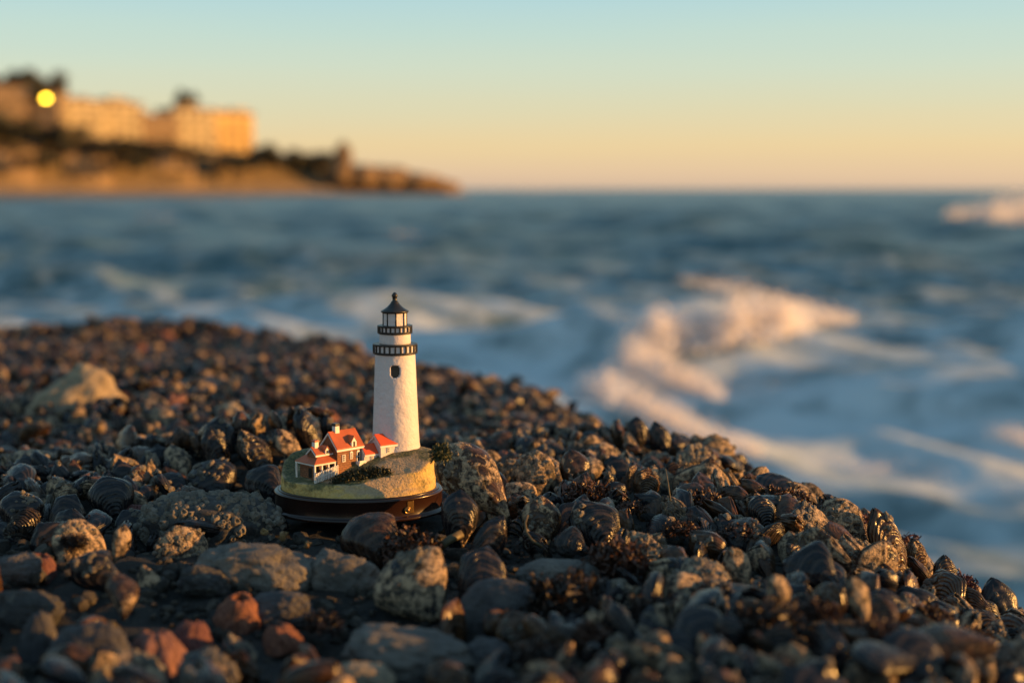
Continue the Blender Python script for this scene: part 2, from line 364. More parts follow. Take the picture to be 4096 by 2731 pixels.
# hero mussels read off the photograph: centre px, width, visible length, lean, yaw, pitch, variant, look(crust, brown, rib), barnacles, dz, label, short landmark phrase
HERO = [
 (1070, 1120, 132, 186, -47, 10, -20, 3, (.62, .95, .12), 0, .010, 'large tan-brown mussel leaning against the right end of the lighthouse base', 'the large mussel leaning on the lighthouse base'),
 (1052, 1200, 92, 125, 6, 8, -8, 1, (.42, .05, .1), None, .006, 'dark blue mussel with a pale patch just under the large leaning mussel', None),
 (1118, 1255, 100, 150, 34, 25, -10, 0, (.25, .25, .1), None, .004, 'mussel leaning right with a sunlit pinkish tip below the large leaning one', 'the pink-tipped mussel'),
 (1098, 1325, 150, 150, 20, 10, -25, 4, (.08, .1, .35), None, .002, 'very dark rounded mussel in front of the pink-tipped mussel', 'the very dark rounded mussel'),
 (1238, 1212, 96, 120, 4, 8, -12, 1, (.55, .6, .15), 0, .006, 'round-faced brown mussel with golden barnacle beads on its upper right', 'the mussel with golden beads'),
 (842, 1243, 150, 125, -40, 15, -25, 5, (.2, .45, .1), None, .002, 'dark mussel with a reddish flank right before the front of the lighthouse base', 'the mussel before the lighthouse base'),
 (1350, 1215, 140, 130, -28, 10, -20, 2, (.32, .12, .3), 0, .004, 'big dark mussel leaning left with a rough crusted crown beside the golden-beaded one', None),
 (1226, 1094, 98, 110, 8, 8, -8, 3, (.95, .6, .1), 2, .004, 'heavily crusted tan mussel like a lumpy stone right of the large leaning mussel', 'the lumpy crusted mussel'),
 (1318, 1092, 82, 110, -10, 18, -6, 1, (.5, .6, .05), 0, .004, 'smooth upright mussel with a plum sunlit top half and bluish base', 'the plum-topped mussel'),
 (1188, 1150, 100, 92, -38, 20, -20, 0, (.8, .15, .1), None, .002, 'low mussel speckled with pale patches behind the large leaning one', None),
 (1300, 1258, 95, 70, -70, 20, -12, 2, (.2, .1, .3), None, .002, 'small dark mussel lying on its side below the golden-beaded one', None),
 (250, 1152, 112, 105, -20, 14, -18, 1, (.45, .0, .2), None, .004, 'blue-black mussel with flaky pale streaks standing left of the barnacled boulder', 'the flaky blue-black mussel'),
 (150, 1182, 100, 95, 30, 12, -22, 4, (.22, .0, .1), None, .003, 'dark blue mussel tilted right between two others at the left edge', None),
 (42, 1182, 105, 100, -12, 8, -20, 5, (.2, .0, .1), 1, .003, 'dark mussel with a knot of pale barnacles at the left edge of the photo', None),
 (488, 1050, 88, 120, -6, 40, -4, 4, (.25, .05, .1), 0, .006, 'tall dark mussel, left one of a close pair left of the lighthouse', 'the close pair of tall mussels'),
 (575, 1058, 96, 130, -22, 30, -4, 2, (.45, .2, .6), 0, .006, 'tall mussel with a sunlit ridged right edge, right one of a close pair', None),
 (478, 1112, 130, 105, -34, 6, -26, 3, (.35, .02, .1), 2, .002, 'broad dark mussel spotted with barnacles below the close tall pair', 'the broad barnacle-spotted mussel'),
 (598, 1122, 105, 90, -50, 10, -20, 0, (.25, .0, .1), None, .004, 'blue streaked mussel lying against the left end of the lighthouse base', None),
 (700, 1000, 90, 100, -15, 70, 0, 2, (.3, .15, .1), None, .006, 'dark upright mussel on the mound just left of the little houses', None),
 (655, 1035, 70, 90, -40, 60, -6, 6, (.7, .5, .1), None, .006, 'pale yellowish mussel with a bright sunlit tip left of the little houses', 'the bright-tipped pale mussel'),
 (1460, 1000, 60, 80, 4, 20, -4, 1, (.05, .1, .1), None, .003, 'smooth black dome mussel, left one of two against the surf', 'the two black domes'),
 (1512, 1018, 62, 92, -12, 20, -4, 0, (.05, .1, .1), None, .004, 'smooth black dome mussel, right one of two against the surf', None),
 (1640, 1046, 100, 86, 6, 20, -10, 5, (.95, .7, .2), 2, .004, 'knobbly tan crusted mussel heaped on the ridge against the surf', 'the knobbly tan mussel'),
 (1628, 1092, 62, 66, 12, 15, -8, 6, (.3, .95, 1.), None, .005, 'golden ribbed mussel like a little fan below the knobbly tan one', 'the golden ribbed mussel'),
 (1478, 1112, 90, 70, 20, 20, -12, 4, (.5, .85, .9), 0, .003, 'ribbed brown mussel with a bright lip at mid ridge', 'the bright-lipped ribbed mussel'),
 (1925, 1208, 120, 120, -34, 25, -12, 3, (.72, .85, .8), 1, .004, 'large crusted mussel with curling ridges on the right crest', 'the curl-ridged mussel'),
 (1972, 1228, 50, 80, -14, 35, -6, 2, (.4, .9, 1.), None, .003, 'narrow ribbed mussel tucked beside the large curl-ridged one', None),
 (2028, 1262, 104, 185, -14, 30, -8, 4, (.35, .6, .9), 0, .004, 'tallest ribbed mussel standing on the right crest', 'the tallest ribbed mussel'),
 (2105, 1285, 66, 92, -12, 25, -8, 6, (.45, .7, .9), None, .003, 'ribbed brown mussel right of the tallest one', None),
 (2165, 1325, 80, 92, 8, 25, -12, 0, (.15, .3, .5), None, .003, 'dark round ribbed mussel near the drop at the right', None),
 (2292, 1378, 100, 150, -10, 16, -8, 1, (.3, .25, .1), 0, .002, 'big dark mussel at the far right end of the crest', 'the last big mussel on the crest'),
 (1745, 1188, 74, 84, -6, 15, -10, 5, (.2, .2, .5), None, .004, 'dark rounded mussel with fine ribs between two red algae tufts', None),
 (1845, 1322, 230, 115, -66, 8, -30, 2, (.25, .0, .1), None, .002, 'long dark greenish mussel lying across the right slope', 'the long greenish mussel'),
 (935, 1358, 200, 150, -48, 8, -30, 5, (.8, .15, .1), 1, .004, 'wide blurred mussel mottled grey and pink in the middle foreground', 'the wide mottled mussel'),
 (1690, 1322, 72, 105, -16, 20, -6, 1, (.75, .6, .1), None, .006, 'blurred mussel with a sunlit pale tip left of the long greenish one', None),
 (1785, 1388, 66, 86, -14, 30, -6, 3, (.9, .8, .1), None, .008, 'blurred glowing pale tip standing under the long greenish mussel', None),
 (1965, 1400, 74, 100, -14, 30, -6, 0, (.8, .7, .1), None, .008, 'blurred mussel with a rosy lit flank under the tallest ribbed one', None),
 (276, 1264, 60, 74, 14, 40, -14, 4, (.75, .3, .2), None, .008, 'narrow mussel with a bright upright pointed tip in the gravel at the left', 'the bright pointed tip'),
 (272, 1400, 96, 96, -20, 30, -34, 2, (.6, .6, .2), None, .012, 'curved pale shell edge standing up in the left foreground', 'the curved pale shell edge'),
]
FIG = Vector((-.069, .63, 0))
placed = []      # (x, y, radius) already taken
LAND = []
HY = {HERO[0][-2]: .600, HERO[1][-2]: .580}
def hero_mussel(cx, cy, w, l, ang, yaw, pitch, kv, look, bd, dz, label, land):
    c = at_y(cx, cy, HY[label]) if label in HY else ground(cx, cy, .009)
    d = proj(c)[2]; vis = l*d/F; L = vis*1.28
    R3 = Rm(ang, yaw, pitch); ax = R3 @ Vector((0, 0, 1))
    # width seen ~ mix of valve width and thickness by yaw
    sw = (w*d/F)/(L*(.57*abs(math.cos(R(yaw)))+.36*abs(math.sin(R(yaw)))))
    sw = max(.7, min(1.7, sw))
    c = c+Vector((0, 0, dz*.6))-ax*(L*.08)
    add_mussel(mat_of(c, R3, L, sw, min(1.25, sw)), kv, look, bd, label, 'mussels picked out in the bed')
    placed.append((c.x, c.y, .30*L*sw+.003)); LAND.append((c.x, c.y, land)) if land else None

for h in HERO: hero_mussel(*h)
N_HERO = len(HERO)
placed_fig = FIG

# ------------------------------------------------------------------ stones
def ico(sub):
    import bmesh
    bm = bmesh.new(); bmesh.ops.create_icosphere(bm, subdivisions=sub, radius=1); v = [p.co.copy() for p in bm.verts]; f = [[q.index for q in p.verts] for p in bm.faces]; bm.free(); return v, f
ICO = {k: ico(k) for k in (2, 3, 4, 5)}
def stone_mesh(name, mat, seed, dims, sub=4, rough=.22, sharp=.5, pits=0., point=0.):
    v, f = ICO[sub]; off = Vector((seed*3.17, seed*1.31, seed*7.7)); out = []
    for p in v:
        n = mnoise.fractal(p*1.1+off, 1.0, 2.0, 4)*rough + (mnoise.ridged_multi_fractal(p*1.7+off, 1., 2., 3, 1., 2.)-1.)*rough*.25*sharp
        n += mnoise.fractal(p*5+off, 1., 2., 4)*rough*.5
        if pits: n -= max(0, mnoise.noise(p*9+off)-.15)*pits
        q = p*(1+n)
        q = Vector([math.copysign(abs(c)**.85, c) for c in q])
        if point: z = max(0, q.z); q.x = q.x*(1-point*z*.8)+point*.25*z; q.y *= (1-point*z*.6)
        out.append((q.x*dims[0], q.y*dims[1], q.z*dims[2]))
    return new_mesh(name, out, f, mat, True)
STONES = [  # cx, cy, w, h, thickness factor, lean, material, rough, point, barnacles, label, landmark
 (486, 1196, 320, 130, .75, 4, 'stone_dark', .16, 0, 90, 'dark boulder crusted with tiny barnacles left of the lighthouse base', 'the barnacled boulder'),
 (585, 1300, 275, 112, .6, 6, 'stone_pale', .20, 0, 0, 'long pale pitted stone in front and left of the lighthouse base', 'the long pale stone'),
 (788, 1318, 165, 112, .6, 16, 'stone_pale', .2, 0, 0, 'shorter pale pitted stone between the long pale stone and the dark foreground mussels', 'the shorter pale stone'),
 (1282, 1322, 200, 82, .6, -2, 'stone_pale', .12, 0, 0, 'flat tan slab of stone below the golden-beaded mussel', 'the flat tan slab'),
 (1145, 1392, 190, 150, .45, -16, 'stone_grey', .10, 0, 0, 'smooth bluish grey slab sloping in the middle foreground', 'the smooth grey slab'),
 (205, 1505, 195, 170, .7, 0, 'stone_grey', .16, 0, 0, 'large blurred grey stone at the lower left edge of the photo', 'the large blurred stone'),
 (935, 1505, 300, 120, .7, 10, 'stone_pale', .22, 0, 0, 'wide blurred pale stone with wavy ridges at the bottom middle', 'the wide blurred stone'),
 (168, 912, 215, 160, .7, 0, 'stone_sand', .34, .62, 0, 'pointed sunlit tan stone sticking up in the blurred bed at the left', 'the pointed sunlit stone'),
 (524, 955, 74, 62, .8, 0, 'stone_tan', .3, 0, 0, 'small sunlit tan stone behind the mound of mussels left of the lighthouse', 'the small sunlit stone'),
 (82, 1470, 80, 150, .7, 10, 'stone_grey', .18, 0, 0, 'narrow blurred greenish grey stone at the lower left corner', None),
 (1120, 1500, 110, 70, .7, 10, 'stone_grey', .2, 0, 0, 'small blurred grey stone at the bottom right of the wide pale one', None),
 (40, 1300, 110, 66, .8, -6, 'stone_grey', .2, 0, 0, 'grey stone cut by the left photo edge above the blurred foreground', None),
 (390, 1215, 84, 50, .8, 0, 'stone_grey', .2, 0, 0, 'low grey stone against the left foot of the barnacled boulder', None),
 (830, 1560, 150, 80, .7, 5, 'stone_tan', .2, 0, 0, 'blurred tan stone cut by the bottom edge under the wide pale stone', None),
 (640, 1395, 150, 76, .7, -8, 'stone_grey', .2, 0, 0, 'dim grey stone behind the two rust red barnacles in the foreground', None),
 (470, 1330, 120, 60, .7, 12, 'stone_dark', .25, 0, 0, 'dim dark stone in the gravel left of the long pale stone', None),
 (60, 1395, 150, 90, .7, 12, 'stone_dark', .22, 0, 0, 'dark blurred stone with a pinkish edge at the left photo border', None),
]
for i, (cx, cy, w, h, th, lean, mt, rg, pt, nb, label, land) in enumerate(STONES):
    c = ground(cx, cy+h*.2, .004); d = proj(c)[2]
    dims = (w*d/F/2, w*d/F/2*th, h*d/F/2*1.15)
    me = stone_mesh('stone', M[mt], i+1, dims, 5 if d < .75 else 4, rg, .6, .12 if 'pitted' in label else 0, pt)
    o = obj('stone', me); o.rotation_euler = (R(-6), R(lean), R(i*0)); o.location = (c.x, c.y+dims[1]*.3, c.z+dims[2]*.05)
    tag(o, label, 'stone', 'stones lying among the mussels')
    placed.append((o.location.x, o.location.y, max(dims[0], dims[1])*.72)); LAND.append((c.x, c.y, land)) if land else None
    if dims[0] > dims[1]*1.2:
        for s in (-.55, .55): placed.append((o.location.x+s*dims[0], o.location.y, dims[1]*.7))
    if nb:
        rnd = random.Random(5); mb = MB(); vs = [v for v in me.vertices if v.normal.z > -.1 and v.normal.y < .55]
        for v in rnd.sample(vs, nb*3):
            s = rnd.choice([.0011, .0014, .0017, .0024]); cone_barnacle(mb, v.co, v.normal, s, s*.8, rnd, 8)
        obj('barnacle_crust', new_mesh('barnacle_crust', mb.v, mb.f, M['barnacle'], True, uv=mb.uv), o)

# ------------------------------------------------------------------ big pink barnacles
def big_barnacle_mesh(mat, seed):
    rnd = random.Random(seed); n = 48; prof = [(1.15, -.5), (1.08, .0), (.97, .3), (.80, .62), (.62, .88), (.47, 1.02), (.36, 1.05), (.30, .95), (.26, .6), (.2, .45)]
    v = []; uv = []; ribs = rnd.randint(9, 12); ph = rnd.uniform(0, 6)
    for r, z in prof:
        for k in range(n):
            a = 2*math.pi*k/n; w = 1+.085*abs(math.sin(a*ribs/2+ph))*(1 if z < .95 else .3)+.05*mnoise.noise((math.cos(a)*2+seed, math.sin(a)*2, z*2))+.26*mnoise.fractal((math.cos(a)*3+seed, math.sin(a)*3, z*3), 1, 2, 4)
            jag = .10*mnoise.noise((math.cos(a)*3, math.sin(a)*3, seed+.5)) if z > .8 else 0
            v.append((r*w*math.cos(a)+.12*max(z, 0), r*w*math.sin(a), z*.95+jag)); uv.append((abs(2*k/n-1), z))
    m = len(prof); f = [[i*n+k, i*n+(k+1) % n, (i+1)*n+(k+1) % n, (i+1)*n+k] for i in range(m-1) for k in range(n)]; f.append([(m-1)*n+k for k in range(n)])
    return new_mesh('volcano_barnacle', v, f, mat, True, uv=uv)
PB = {(m, s): big_barnacle_mesh(M[m], s) for m, s in (('pink', 1), ('rust', 2), ('maroon', 3), ('pink', 4), ('rust', 5))}
BIGB = [
 (1158, 1052, 70, 72, 'pink', 1, 6, 'ribbed pink barnacle standing right of the tower behind the large leaning mussel', 'the ribbed pink barnacle'),
 (548, 1396, 100, 95, 'rust', 2, -14, 'blurred rust orange barnacle in the left foreground, the rounder of two', 'the rounder rust barnacle'),
 (648, 1458, 84, 80, 'rust', 5, 10, 'blurred rust orange barnacle in the left foreground, the lower of two', 'the lower rust barnacle'),
 (362, 1490, 130, 135, 'pink', 4, 4, 'large blurred tan-pink barnacle lit from the right at the lower left', 'the large tan-pink barnacle'),
 (744, 962, 84, 78, 'rust', 5, 6, 'reddish ribbed barnacle on the mound just behind the house chimney', 'the reddish barnacle on the mound'),
 (396, 922, 62, 76, 'pink', 1, 8, 'blurred pink barnacle lit orange in the bed right of the pointed stone', 'the blurred pink barnacle'),
 (285, 914, 44, 48, 'rust', 2, 0, 'small blurred coral barnacle touching the right end of the pointed stone', None),
 (312, 1174, 74, 62, 'maroon', 3, 24, 'maroon barnacle with a sharp rim at the left end of the barnacled boulder', 'the maroon barnacle'),
 (90, 1288, 74, 60, 'maroon', 3, -12, 'dull maroon barnacle among gravel near the left photo edge', None),
 (440, 1455, 90, 90, 'maroon', 3, 8, 'dark maroon blurred barnacle right of the large tan-pink one', None),
 (255, 1000, 50, 46, 'rust', 2, 8, 'small orange-topped barnacle in the dim bed below the pointed stone', None),
 (380, 770, 44, 40, 'rust', 5, 0, 'far blurred red barnacle on the skyline of the bed at upper left', None),
 (320, 800, 40, 44, 'rust', 2, 0, 'far blurred orange barnacle just below the skyline at upper left', None),
]
for cx, cy, w, h, m, s, lean, label, land in BIGB:
    c = ground(cx, cy+h*.28, .003); d = proj(c)[2]; o = obj('volcano_barnacle', PB[(m, s)])
    o.scale = (w*d/F/2*.95, w*d/F/2*.95, h*d/F*.52); o.rotation_euler = (R(10), R(lean), R(s*40)); c.z += .001 if cy > 1350 else 0; o.location = c
    tag(o, label, 'barnacle', 'large ribbed barnacles'); placed.append((c.x, c.y, w*d/F*.55))
    if land: LAND.append((c.x, c.y, land))

# ------------------------------------------------------------------ red algae tufts
def tuft_mesh(mat, seed, n=420, h=1., tips=1.):
    rnd = random.Random(seed); v = []; f = []
    def strip(p, d, ln, w, seg, lvl):
        up = Vector((0, 0, 1)); side = d.cross(up if abs(d.z) < .9 else Vector((1, 0, 0))).normalized(); tw = Matrix.Rotation(rnd.uniform(-1.5, 1.5), 3, d); side = tw @ side
        b = len(v)
        for i in range(seg+1):
            t = i/seg; ww = w*(1-.35*t) if i < seg else w*.75*tips
            v.append(p-side*ww); v.append(p+side*ww)
            if i < seg:
                p = p+d*(ln/seg); d = (d+Vector((rnd.gauss(0, .5), rnd.gauss(0, .5), rnd.gauss(.0, .45)))).normalized()
        for i in range(seg): f.append([b+2*i, b+2*i+1, b+2*i+3, b+2*i+2])
        if lvl:
            for k in range(3):
                strip(p-d*rnd.uniform(0, ln*.45), (d+Vector((rnd.gauss(0, .7), rnd.gauss(0, .7), rnd.gauss(0, .5)))).normalized(), ln*.38, w*.8, 2, lvl-1)
    for i in range(n):
        a = rnd.uniform(0, 6.283); e = rnd.uniform(.05, 1.); d = Vector((math.cos(a)*math.sqrt(1-e*e*.9), math.sin(a)*math.sqrt(1-e*e*.9), e*h)).normalized()
        r0 = rnd.uniform(0, .45); strip(Vector((math.cos(a)*r0, math.sin(a)*r0, rnd.uniform(-.15, .1))), d, rnd.uniform(.30, .62), rnd.uniform(.028, .05), 4, 1)
    return new_mesh('algae_tuft', v, f, mat, False)
TM = {('alga', 0): tuft_mesh(M['alga'], 1), ('alga', 1): tuft_mesh(M['alga'], 2), ('alga_dark', 0): tuft_mesh(M['alga_dark'], 3, 460), ('alga_pink', 0): tuft_mesh(M['alga_pink'], 4, 150, 1.6, 1.4), ('moss', 0): tuft_mesh(M['moss'], 5, 330)}
TUFTS = [
 (1352, 1150, 100, 66, 'alga', 0, 'red-brown algae tuft between the plum-topped mussel and the big dark mussel', 'the first red algae tuft'),
 (1612, 1166, 96, 62, 'alga', 1, 'bushy brown algae tuft below the golden ribbed mussel', 'the bushy brown tuft'),
 (1790, 1160, 120, 56, 'alga', 0, 'wide low brown algae tuft left of the curl-ridged mussel', 'the wide brown tuft'),
 (1875, 1196, 84, 60, 'alga', 1, 'brown algae tuft touching the left side of the curl-ridged mussel', None),
 (945, 1272, 120, 90, 'alga', 1, 'dark red algae tuft in front of the lighthouse base beside the kelp strip', 'the dark red tuft'),
 (1420, 1296, 130, 84, 'alga', 0, 'rounded rust-brown algae tuft right of the flat tan slab', 'the rounded rust tuft'),
 (1295, 1385, 170, 120, 'alga_dark', 0, 'largest blackish blurred algae tuft right of the smooth grey slab', 'the blackish tuft'),
 (1962, 1160, 86, 44, 'alga_pink', 0, 'spiky algae tuft on the skyline above the curl-ridged mussel', None),
 (2066, 1206, 84, 60, 'alga_pink', 0, 'purple-tipped spiky algae tuft on the crest behind the tallest ribbed mussel', 'the purple-tipped tuft'),
 (2212, 1302, 72, 56, 'alga_pink', 0, 'last spiky dark algae tuft on the crest before the drop', None),
 (1012, 1034, 44, 50, 'moss', 0, 'curly green algae tuft on top of the large leaning mussel', None),
 (1760, 1440, 150, 90, 'alga_dark', 0, 'blurred rust-brown algae tuft in the lower right foreground', None),
 (2130, 1440, 100, 70, 'alga', 1, 'blurred brown algae tuft low on the right slope', None),
 (170, 1262, 60, 36, 'alga_dark', 0, 'small dim algae tuft on the gravel at the left', None),
]
for cx, cy, w, h, m, k, label, land in TUFTS:
    c = ground(cx, cy+h*.25, .004); d = proj(c)[2]
    c.z += .004
    if m == 'moss': c = at_y(cx, cy+14, .588); d = proj(c)[2]
    o = obj('algae_tuft', TM[(m, k)]); o.scale = (w*d/F*.70, w*d/F*.62, h*d/F*1.15); o.location = c; o.rotation_euler = (0, 0, random.uniform(0, 6))
    tag(o, label, 'seaweed', 'algae tufts growing on the mussels')
    if m != 'moss': placed.append((c.x, c.y, w*d/F*.33))
    if land: LAND.append((c.x, c.y, land))

def ribbon(name, pts, w, mat, label, cat, tw=0.):
    v = []; f = []; n = len(pts); P = [Vector(p) for p in pts]
    for i, p in enumerate(P):
        t = (P[min(i+1, n-1)]-P[max(i-1, 0)]).normalized(); s = t.cross(Vector((0, -1, .3))).normalized(); u = s.cross(t)
        for k in range(8):
            a = k*math.pi/4; v.append(p+(s*math.cos(a)*w+u*math.sin(a)*w*.45))
    f = [[i*8+k, i*8+(k+1) % 8, (i+1)*8+(k+1) % 8, (i+1)*8+k] for i in range(n-1) for k in range(8)]+[list(range(8))[::-1], [(n-1)*8+k for k in range(8)]]
    o = obj(name, new_mesh(name, v, f, M[mat], True)); tag(o, label, cat); return o
def onb(px, py, off): return ground(px, py, off)
ribbon('kelp_strip', [at_y(*p) for p in ((988, 1272, .568), (1010, 1256, .566), (1034, 1238, .566), (1062, 1224, .569))], .0017, 'kelp', 'short flat olive kelp strip lying in front of the lighthouse base', 'seaweed')
ribbon('seaweed_stem', [at_y(*p) for p in ((1212, 1182, .575), (1206, 1200, .571), (1209, 1222, .568), (1222, 1240, .566), (1246, 1256, .565))], .00055, 'kelp', 'thin curved brown seaweed stem left of the golden-beaded mussel', 'seaweed')
ribbon('seaweed_stem', [at_y(*p) for p in ((1528, 1076, .62), (1534, 1110, .612), (1540, 1150, .606))], .0004, 'kelp', 'hair-thin seaweed stem standing on the bright-lipped ribbed mussel', 'seaweed')
ribbon('seaweed_stem', [at_y(*p) for p in ((2100, 1405, .50), (2135, 1425, .497), (2175, 1446, .495), (2205, 1452, .495))], .0007, 'kelp', 'pale seaweed strand lying low on the right slope', 'seaweed')

# ------------------------------------------------------------------ little snails and pale goose barnacles
def snail_mesh():
    v = []; uv = []; turns = 3.2; n = 70; m = 12
    for i in range(n):
        t = i/(n-1); a = t*turns*2*math.pi; s = .06+.94*t**1.6; rr = .42*s; cx, cy, cz = .40*s*math.cos(a), .40*s*math.sin(a), 1.0-1.25*s
        for k in range(m):
            b = 2*math.pi*k/m; v.append((cx+rr*math.cos(b)*math.cos(a), cy+rr*math.cos(b)*math.sin(a), cz+rr*1.05*math.sin(b))); uv.append((t, k/m))
    f = [[i*m+k, i*m+(k+1) % m, (i+1)*m+(k+1) % m, (i+1)*m+k] for i in range(n-1) for k in range(m)]+[list(range(m)), [(n-1)*m+k for k in range(m)]]
    return new_mesh('snail', v, f, M['amber'], True, uv=uv)
SN = snail_mesh()
for cx, cy, w, ang, label in ((648, 1230, 30, 60, 'yellow amber snail shell, right one of two above the long pale stone'), (606, 1222, 24, -20, 'brownish amber snail shell, left one of two above the long pale stone'),
                              (705, 1250, 24, 70, 'small pinkish snail shell at the top right of the long pale stone'), (632, 1082, 28, 40, 'golden snail shell in the gap left of the island rim'), (1588, 1060, 24, 0, 'sunlit amber snail left of the knobbly tan mussel')):
    c = ground(cx, cy, .008); d = proj(c)[2]; o = obj('sea_snail', SN); o.scale = [w*d/F*.62]*3; o.rotation_euler = (R(20), R(ang), R(30)); o.location = c; tag(o, label, 'snail', 'small amber sea snails')
def goose_mesh(seed):
    rnd = random.Random(seed); mb = MB()
    for k in range(6):
        a = rnd.uniform(-.9, .9); tilt = Matrix.Rotation(a, 3, 'Y') @ Matrix.Rotation(rnd.uniform(-.6, .5), 3, 'X') @ Matrix.Rotation(rnd.uniform(0, 3), 3, 'Z'); o = Vector((rnd.uniform(-.35, .35), rnd.uniform(-.3, .3), 0)); s = rnd.uniform(.6, 1.1)
        v = []; n = 10
        for r, z in ((.16, -.3), (.20, 0), (.27, .3), (.22, .6), (.12, .88), (.02, 1.02)):
            for i in range(n):
                b = 2*math.pi*i/n; v.append(o+tilt @ Vector((r*math.cos(b)*s, r*.5*math.sin(b)*s*(1+.3*math.cos(2*b)), z*s)))
        f = [[i*n+j, i*n+(j+1) % n, (i+1)*n+(j+1) % n, (i+1)*n+j] for i in range(5) for j in range(n)]+[[5*n+j for j in range(n)]]
        mb.add(v, f)
    return new_mesh('goose_barnacles', mb.v, mb.f, M['barnacle'], True)
GM = [goose_mesh(k) for k in (1, 2, 3)]
for i, (cx, cy, w, label) in enumerate(((2116, 1256, 44, 'pale wedge-shaped goose barnacles leaning between ribbed mussels on the crest'), (2096, 1330, 40, 'pale goose barnacles at the foot of the tallest ribbed mussel'), (2132, 1308, 30, 'small upright goose barnacles left of the dark round ribbed mussel'),
     (2256, 1418, 44, 'pale goose barnacle cluster under the last big mussel of the crest'), (2176, 1440, 54, 'blurred pale goose barnacles low on the right slope'), (1405, 1085, 44, 'bright crusted goose barnacles right of the plum-topped mussel'), (1842, 1150, 40, 'pale goose barnacles under the spiky skyline tuft'), (1700, 1085, 48, 'tan goose barnacles heaped right of the golden ribbed mussel'), (2035, 1250, 30, 'pale plates of goose barnacles left of the tallest ribbed mussel'))):
    c = ground(cx, cy+8, .005); d = proj(c)[2]; o = obj('goose_barnacles', GM[i % 3]); o.scale = [w*d/F*.62]*3; o.location = c; o.rotation_euler = (R(12), R(random.uniform(-25, 10)), R(random.uniform(-40, 40)))
    tag(o, label, 'barnacles', 'clusters of goose barnacles'); placed.append((c.x, c.y, .006))

kinds = [('alga', 0), ('alga', 1), ('alga_dark', 0), ('alga', 0)]; used_t = {}
for cx, cy, w, q in ((1560, 1230, 70, 0), (1450, 1180, 56, 1), (1700, 1240, 80, 1), (1640, 1390, 100, 2), (1500, 1420, 110, 2), (1880, 1420, 90, 1), (2010, 1470, 100, 0), (1400, 1130, 46, 0), (1250, 1030, 50, 0), (1120, 1010, 44, 1), (1530, 1075, 44, 1), (1720, 1120, 50, 0), (640, 940, 70, 2), (690, 935, 60, 0), (330, 1040, 60, 2), (100, 1080, 60, 2), (440, 1020, 50, 1), (60, 1040, 50, 0), (560, 1000, 40, 0), (1160, 1440, 70, 2), (740, 1450, 90, 2), (1370, 1480, 110, 1), (2230, 1480, 80, 0), (1250, 1530, 120, 2)):
    c = ground(cx, cy, .006); d = proj(c)[2]; c.z += .002; m, k = kinds[q+(1 if q == 2 and cx > 1200 else 0)] if False else kinds[q]
    lm = sorted(LAND, key=lambda g: (g[0]-c.x)**2+(g[1]-c.y)**2)
    for g in lm:
        dx, dy = c.x-g[0], c.y-g[1]; rel = ('right of' if dx > 0 else 'left of') if abs(dx) > abs(dy) else ('behind' if dy > 0 else 'in front of')
        lab = f"{'dark' if q == 2 else 'rusty brown'} algae tuft growing {rel} {g[2]}"
        if lab not in used_t and len(lab.replace('-', ' ').split()) <= 16: break
    used_t[lab] = 1; o = obj('algae_tuft', TM[(m, k)]); o.scale = (w*d/F*.7, w*d/F*.6, w*d/F*.62); o.location = c; o.rotation_euler = (0, 0, random.uniform(0, 6))
    tag(o, lab, 'seaweed', 'algae tufts growing on the mussels'); placed.append((c.x, c.y, w*d/F*.2))

# ------------------------------------------------------------------ the bed: individual mussels near the lens, the rest as one mass
sp = .0134; cand = []
y = .34; j = 0
while y < 3.05:
    half = .40*y+.10; s_ = sp*float(np.interp(y, [.64, .80], [1., .80]))
    for x in np.arange(-half, min(half, .75), s_): cand.append((x+(j % 2)*s_*.5, y))
    y += s_*.86; j += 1
cand = np.array(cand); cand += rng.uniform(-.0045, .0045, cand.shape)
sd = edge_sd(cand[:, 0], cand[:, 1]); cand = cand[sd < .16]
pl = np.array(placed); keep = np.ones(len(cand), bool)
for x, y, r in pl: keep &= np.hypot(cand[:, 0]-x, cand[:, 1]-y) > r+.0045
fx, fy = (cand[:, 0]-FIG.x)/.043, (cand[:, 1]-FIG.y)/.034; keep &= fx*fx+fy*fy > 1.04; keep &= ~((cand[:, 0] > -.118) & (cand[:, 0] < -.012) & (cand[:, 1] > .548) & (cand[:, 1] < .63) & (np.abs(cand[:, 0]+.058) > .0))
# open gravelly hollow at the left front of the lighthouse
hollow = (cand[:, 0] < -.01-.25*(.57-cand[:, 1])) & (cand[:, 1] < .585) & (cand[:, 1] > .445); keep &= ~(hollow & (rng.random(len(cand)) < .80))
front = (cand[:, 1] <= .445) & (cand[:, 0] < .0); keep &= ~(front & (rng.random(len(cand)) < .55))
cand = cand[keep]; n = len(cand)
cz = H(cand[:, 0], cand[:, 1]); sd = edge_sd(cand[:, 0], cand[:, 1])
Ls = rng.uniform(.018, .034, n)*np.where(rng.random(n) < .15, 1.32, 1.)*np.interp(cand[:, 1], [.64, .80], [1., .80])*np.where(rng.random(n) < .2, .8, 1.)
ang = rng.normal(-8, 29, n); pit = rng.normal(-8, 26, n); yaw = rng.uniform(-90, 90, n)
big = sd > -.12; ang = np.where(big, ang-12*np.clip((sd+.12)/.12, 0, 1), ang)
kvs = rng.integers(0, 7, n)
far = np.clip((cand[:, 1]-.62)/.5, 0, 1); right = np.clip((cand[:, 0]-.02)/.12, 0, 1)
crust = np.where(rng.random(n) < .21+.10*right+.05*far, rng.uniform(.6, 1., n), rng.beta(1., 6., n)*.8); brown = np.where(rng.random(n) < .34+.2*right+.16*far, rng.uniform(.55, 1., n), rng.uniform(0, .28, n)); ribb = np.where(rng.random(n) < .12+.38*right, rng.uniform(.35, 1, n), rng.uniform(0, .15, n))
lookA = np.stack([crust, brown, ribb], 1)
